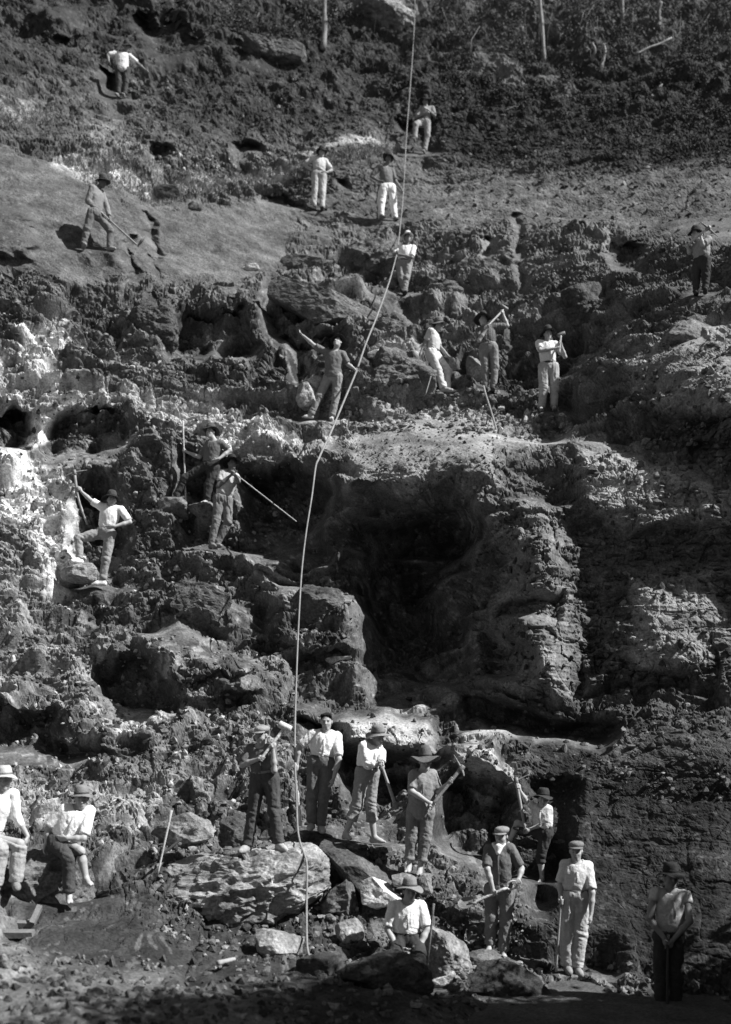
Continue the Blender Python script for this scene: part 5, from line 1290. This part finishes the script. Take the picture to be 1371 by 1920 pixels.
TREES = [  # foot (column,row), top row seen or height in metres, radius, grey, lean, label, bare
 ((605, 94), 2.4, 0.075, 0.20, (0.05, 0), 'thick pale trunk at the top left of the rope', False),
 ((1019, 100), 4.6, 0.055, 0.26, (-0.05, 0), 'tall thin pale trunk at the top right', False),
 ((1163, 54), 3.6, 0.055, 0.20, (0.02, 0), 'thin grey trunk cut by the top edge, right of the tall pale one', False),
 ((1129, 126), 0.7, 0.045, 0.34, (0.06, 0), 'short pale broken stump right of the tall thin trunk', True),
 ((1112, 120), 0.45, 0.04, 0.22, (0.0, 0), 'shortest grey stump left of the pale broken stump', True),
 ((981, 70), 0.6, 0.05, 0.16, (0.0, 0), 'grey stump left of the tall thin trunk', True),
 ((1232, 60), 0.7, 0.06, 0.16, (0.1, 0), 'grey stump at the far top right', True),
]
for k, ((u, v), hh, r_, tn, ln, lab, bare) in enumerate(TREES):
    b = surf(u, v) - np.array([0, 0.05, 0.1]); t = empty('stump' if bare else 'tree', b, label=lab, category='stump' if bare else 'tree', group='stumps on the upper slope' if bare else 'trees on the upper slope')
    H_ = hh + 0.1; z_ = np.linspace(0, 1, 14); path = np.stack([ln[0] * H_ * z_ + 0.03 * np.sin(z_ * 7 + k), 0.04 * np.sin(z_ * 5 + 2 * k), H_ * z_], -1)
    m = MB(); rr = r_ * (1.25 - (0.5 if not bare else 0.35) * z_) * (1 + 0.12 * np.sin(z_ * 23 + k)); m.tube(path, rr, 9)
    if not bare:
        for q in range(7):
            zz = rng.uniform(0.6, 0.98); s0 = np.array([ln[0] * H_ * zz, 0, H_ * zz]); a_ = rng.uniform(0, 6.28); L_ = rng.uniform(0.6, 1.3)
            dq = np.array([math.cos(a_), math.sin(a_) - 0.2, 0.7]); m.tube([s0, s0 + dq * L_ * 0.5, s0 + dq * L_ + np.array([0, 0, 0.15])], [r_ * 0.4, r_ * 0.25, r_ * 0.08], 6)
    me = m.build('trunk'); attr(me, np.full(len(me.vertices), tn) * (1 + 0.5 * rng.rand(len(me.vertices)) - 0.25)); obj('trunk', me, M_BARK, t)
    if not bare:
        Vq, Tq = [], []
        for q in range(22):
            o_ = np.array([ln[0] * H_, 0, H_ + 0.6]) + rng.normal(size=3) * np.array([0.9, 0.8, 0.55]); a1, a2 = leaf_cloud(o_, np.array([0.42, 0.42, 0.3]) * rng.uniform(0.6, 1.2), 60, 0.055, (0.035, 0.11)); Vq.append(a1); Tq.append(a2)
        Vq = np.concatenate(Vq); me = mesh_from('crown', Vq, np.arange(len(Vq)).reshape(-1, 4), False); attr(me, np.concatenate(Tq)); obj('crown', me, M_LEAF, t)

# bare stems standing in the scrub
m = MB(); tn_ = []
for (u, v) in sample([(780,-40),(1390,-40),(1390,120),(860,115)], 70) + sample([(380,-40),(780,-40),(700,60),(420,40)], 20):
    b_ = surf(u, v); L_ = rng.uniform(0.25, 1.3); d_ = np.array([rng.normal(0, 0.35), rng.normal(-0.1, 0.3), 1.0]); kq = rng.normal(0, 0.08, 3)
    m.tube([b_ - d_ * 0.05, b_ + d_ * L_ * 0.5 + kq, b_ + d_ * L_], [rng.uniform(0.010, 0.022), 0.010, 0.005], 5); tn_ += [rng.uniform(0.08, 0.26)] * 17
me = m.build('brushwood'); attr(me, tn_); obj('brushwood', me, M_BARK, kind='stuff')

def stick(nm, a, b, r, tn, lab, cat='branch', grp=None, lift=0.06, ya=None, yb=None):
    sa, sb = surf(*a), surf(*b); pa, pb = P(a[0], a[1], ya or sa[1] - lift), P(b[0], b[1], yb or sb[1] - lift)
    t = np.linspace(0, 1, 9)[:, None]; pts_ = pa + (pb - pa) * t; 
    if nm == 'branch': pts_ = pts_ + 0.03 * np.sin(t * 9 + a[0]) * np.array([1, 0, 1])
    m = MB(); m.tube(pts_ - pb, np.linspace(r, r * 0.75, 9), 7); me = m.build(nm); attr(me, np.full(len(me.vertices), tn))
    o = obj(nm, me, M_BARK, loc=pb, label=lab, category=cat)
    if grp: o['group'] = grp
    return o
G_ = 'fallen branches on the upper slope'
stick('branch', (1192, 101), (1258, 72), 0.035, 0.24, 'long pale branch fallen at the far top right', grp=G_)
stick('branch', (1185, 124), (1220, 117), 0.022, 0.20, 'short thin branch below the long fallen branch', grp=G_)
stick('branch', (1222, 182), (1242, 158), 0.045, 0.22, 'stubby pale branch on the dark slope at the right', grp=G_)
stick('branch', (945, 206), (974, 198), 0.016, 0.28, 'pale twig lying right of the topmost worker', grp=G_)
stick('branch', (843, 213), (868, 219), 0.018, 0.20, 'grey twig close beside the topmost worker', grp=G_)
stick('branch', (1148, 112), (1170, 128), 0.016, 0.17, 'thin branch leaning right of the pale broken stump', grp=G_)
stick('branch', (1085, 222), (1105, 226), 0.018, 0.15, 'curved twig low on the dark right hand slope', grp=G_)
stick('rod', (322, 1519), (295, 1643), 0.017, 0.42, 'pale drill rod stuck upright in the earth before the rounded boulder', 'rod', ya=13.05, yb=12.95)
stick('rod', (340, 1573), (303, 1603), 0.020, 0.05, 'short dark bar lying beside the pale upright rod', 'rod', ya=13.2, yb=13.0)
stick('stick', (809, 702), (798, 740), 0.014, 0.3, 'thin stick leaning against the square block on the middle ledge', 'stick', ya=20.75, yb=20.7)
stick('stick', (813.5, 1694), (796, 1864), 0.015, 0.16, 'tall thin stick standing right of the low sitting worker', 'stick', ya=11.95, yb=11.85)
stick('plank', (408, 1806), (440, 1798), 0.03, 0.30, 'short pale piece of wood lying on the front ground', 'wood', lift=0.08)

# timber at the left edge
b = P(20, 1752, 11.4); t = empty('timber_frame', b, label='pale timber frame lying at the left edge below the seated workers', category='timber frame')
def beam(a, c, w_, nm):
    m = MB(); a, c = np.array(a) - b, np.array(c) - b; d = unit(c - a); s1 = unit(np.cross(d, vec(0, 1, 0.2))); s2 = np.cross(d, s1)
    V8 = [q_ + s1 * i * w_ + s2 * j * w_ * 1.6 for q_ in (a, c) for i, j in ((-1, -1), (1, -1), (1, 1), (-1, 1))]
    m.add(V8, [(0, 1, 2, 3), (7, 6, 5, 4)] + [(k, 4 + k, 4 + (k + 1) % 4, (k + 1) % 4) for k in range(4)])
    obj(nm, m.build(nm, False), cloth(0.17), t)
beam(P(-60, 1750, 11.4), P(63, 1751, 11.4), 0.035, 'beam'); beam(P(-60, 1731, 11.8), P(66, 1733, 11.8), 0.03, 'beam')
beam(P(60, 1733, 11.75), P(75, 1700, 11.9), 0.03, 'brace'); beam(P(2, 1728, 11.62), P(2, 1756, 11.38), 0.03, 'crosspiece')
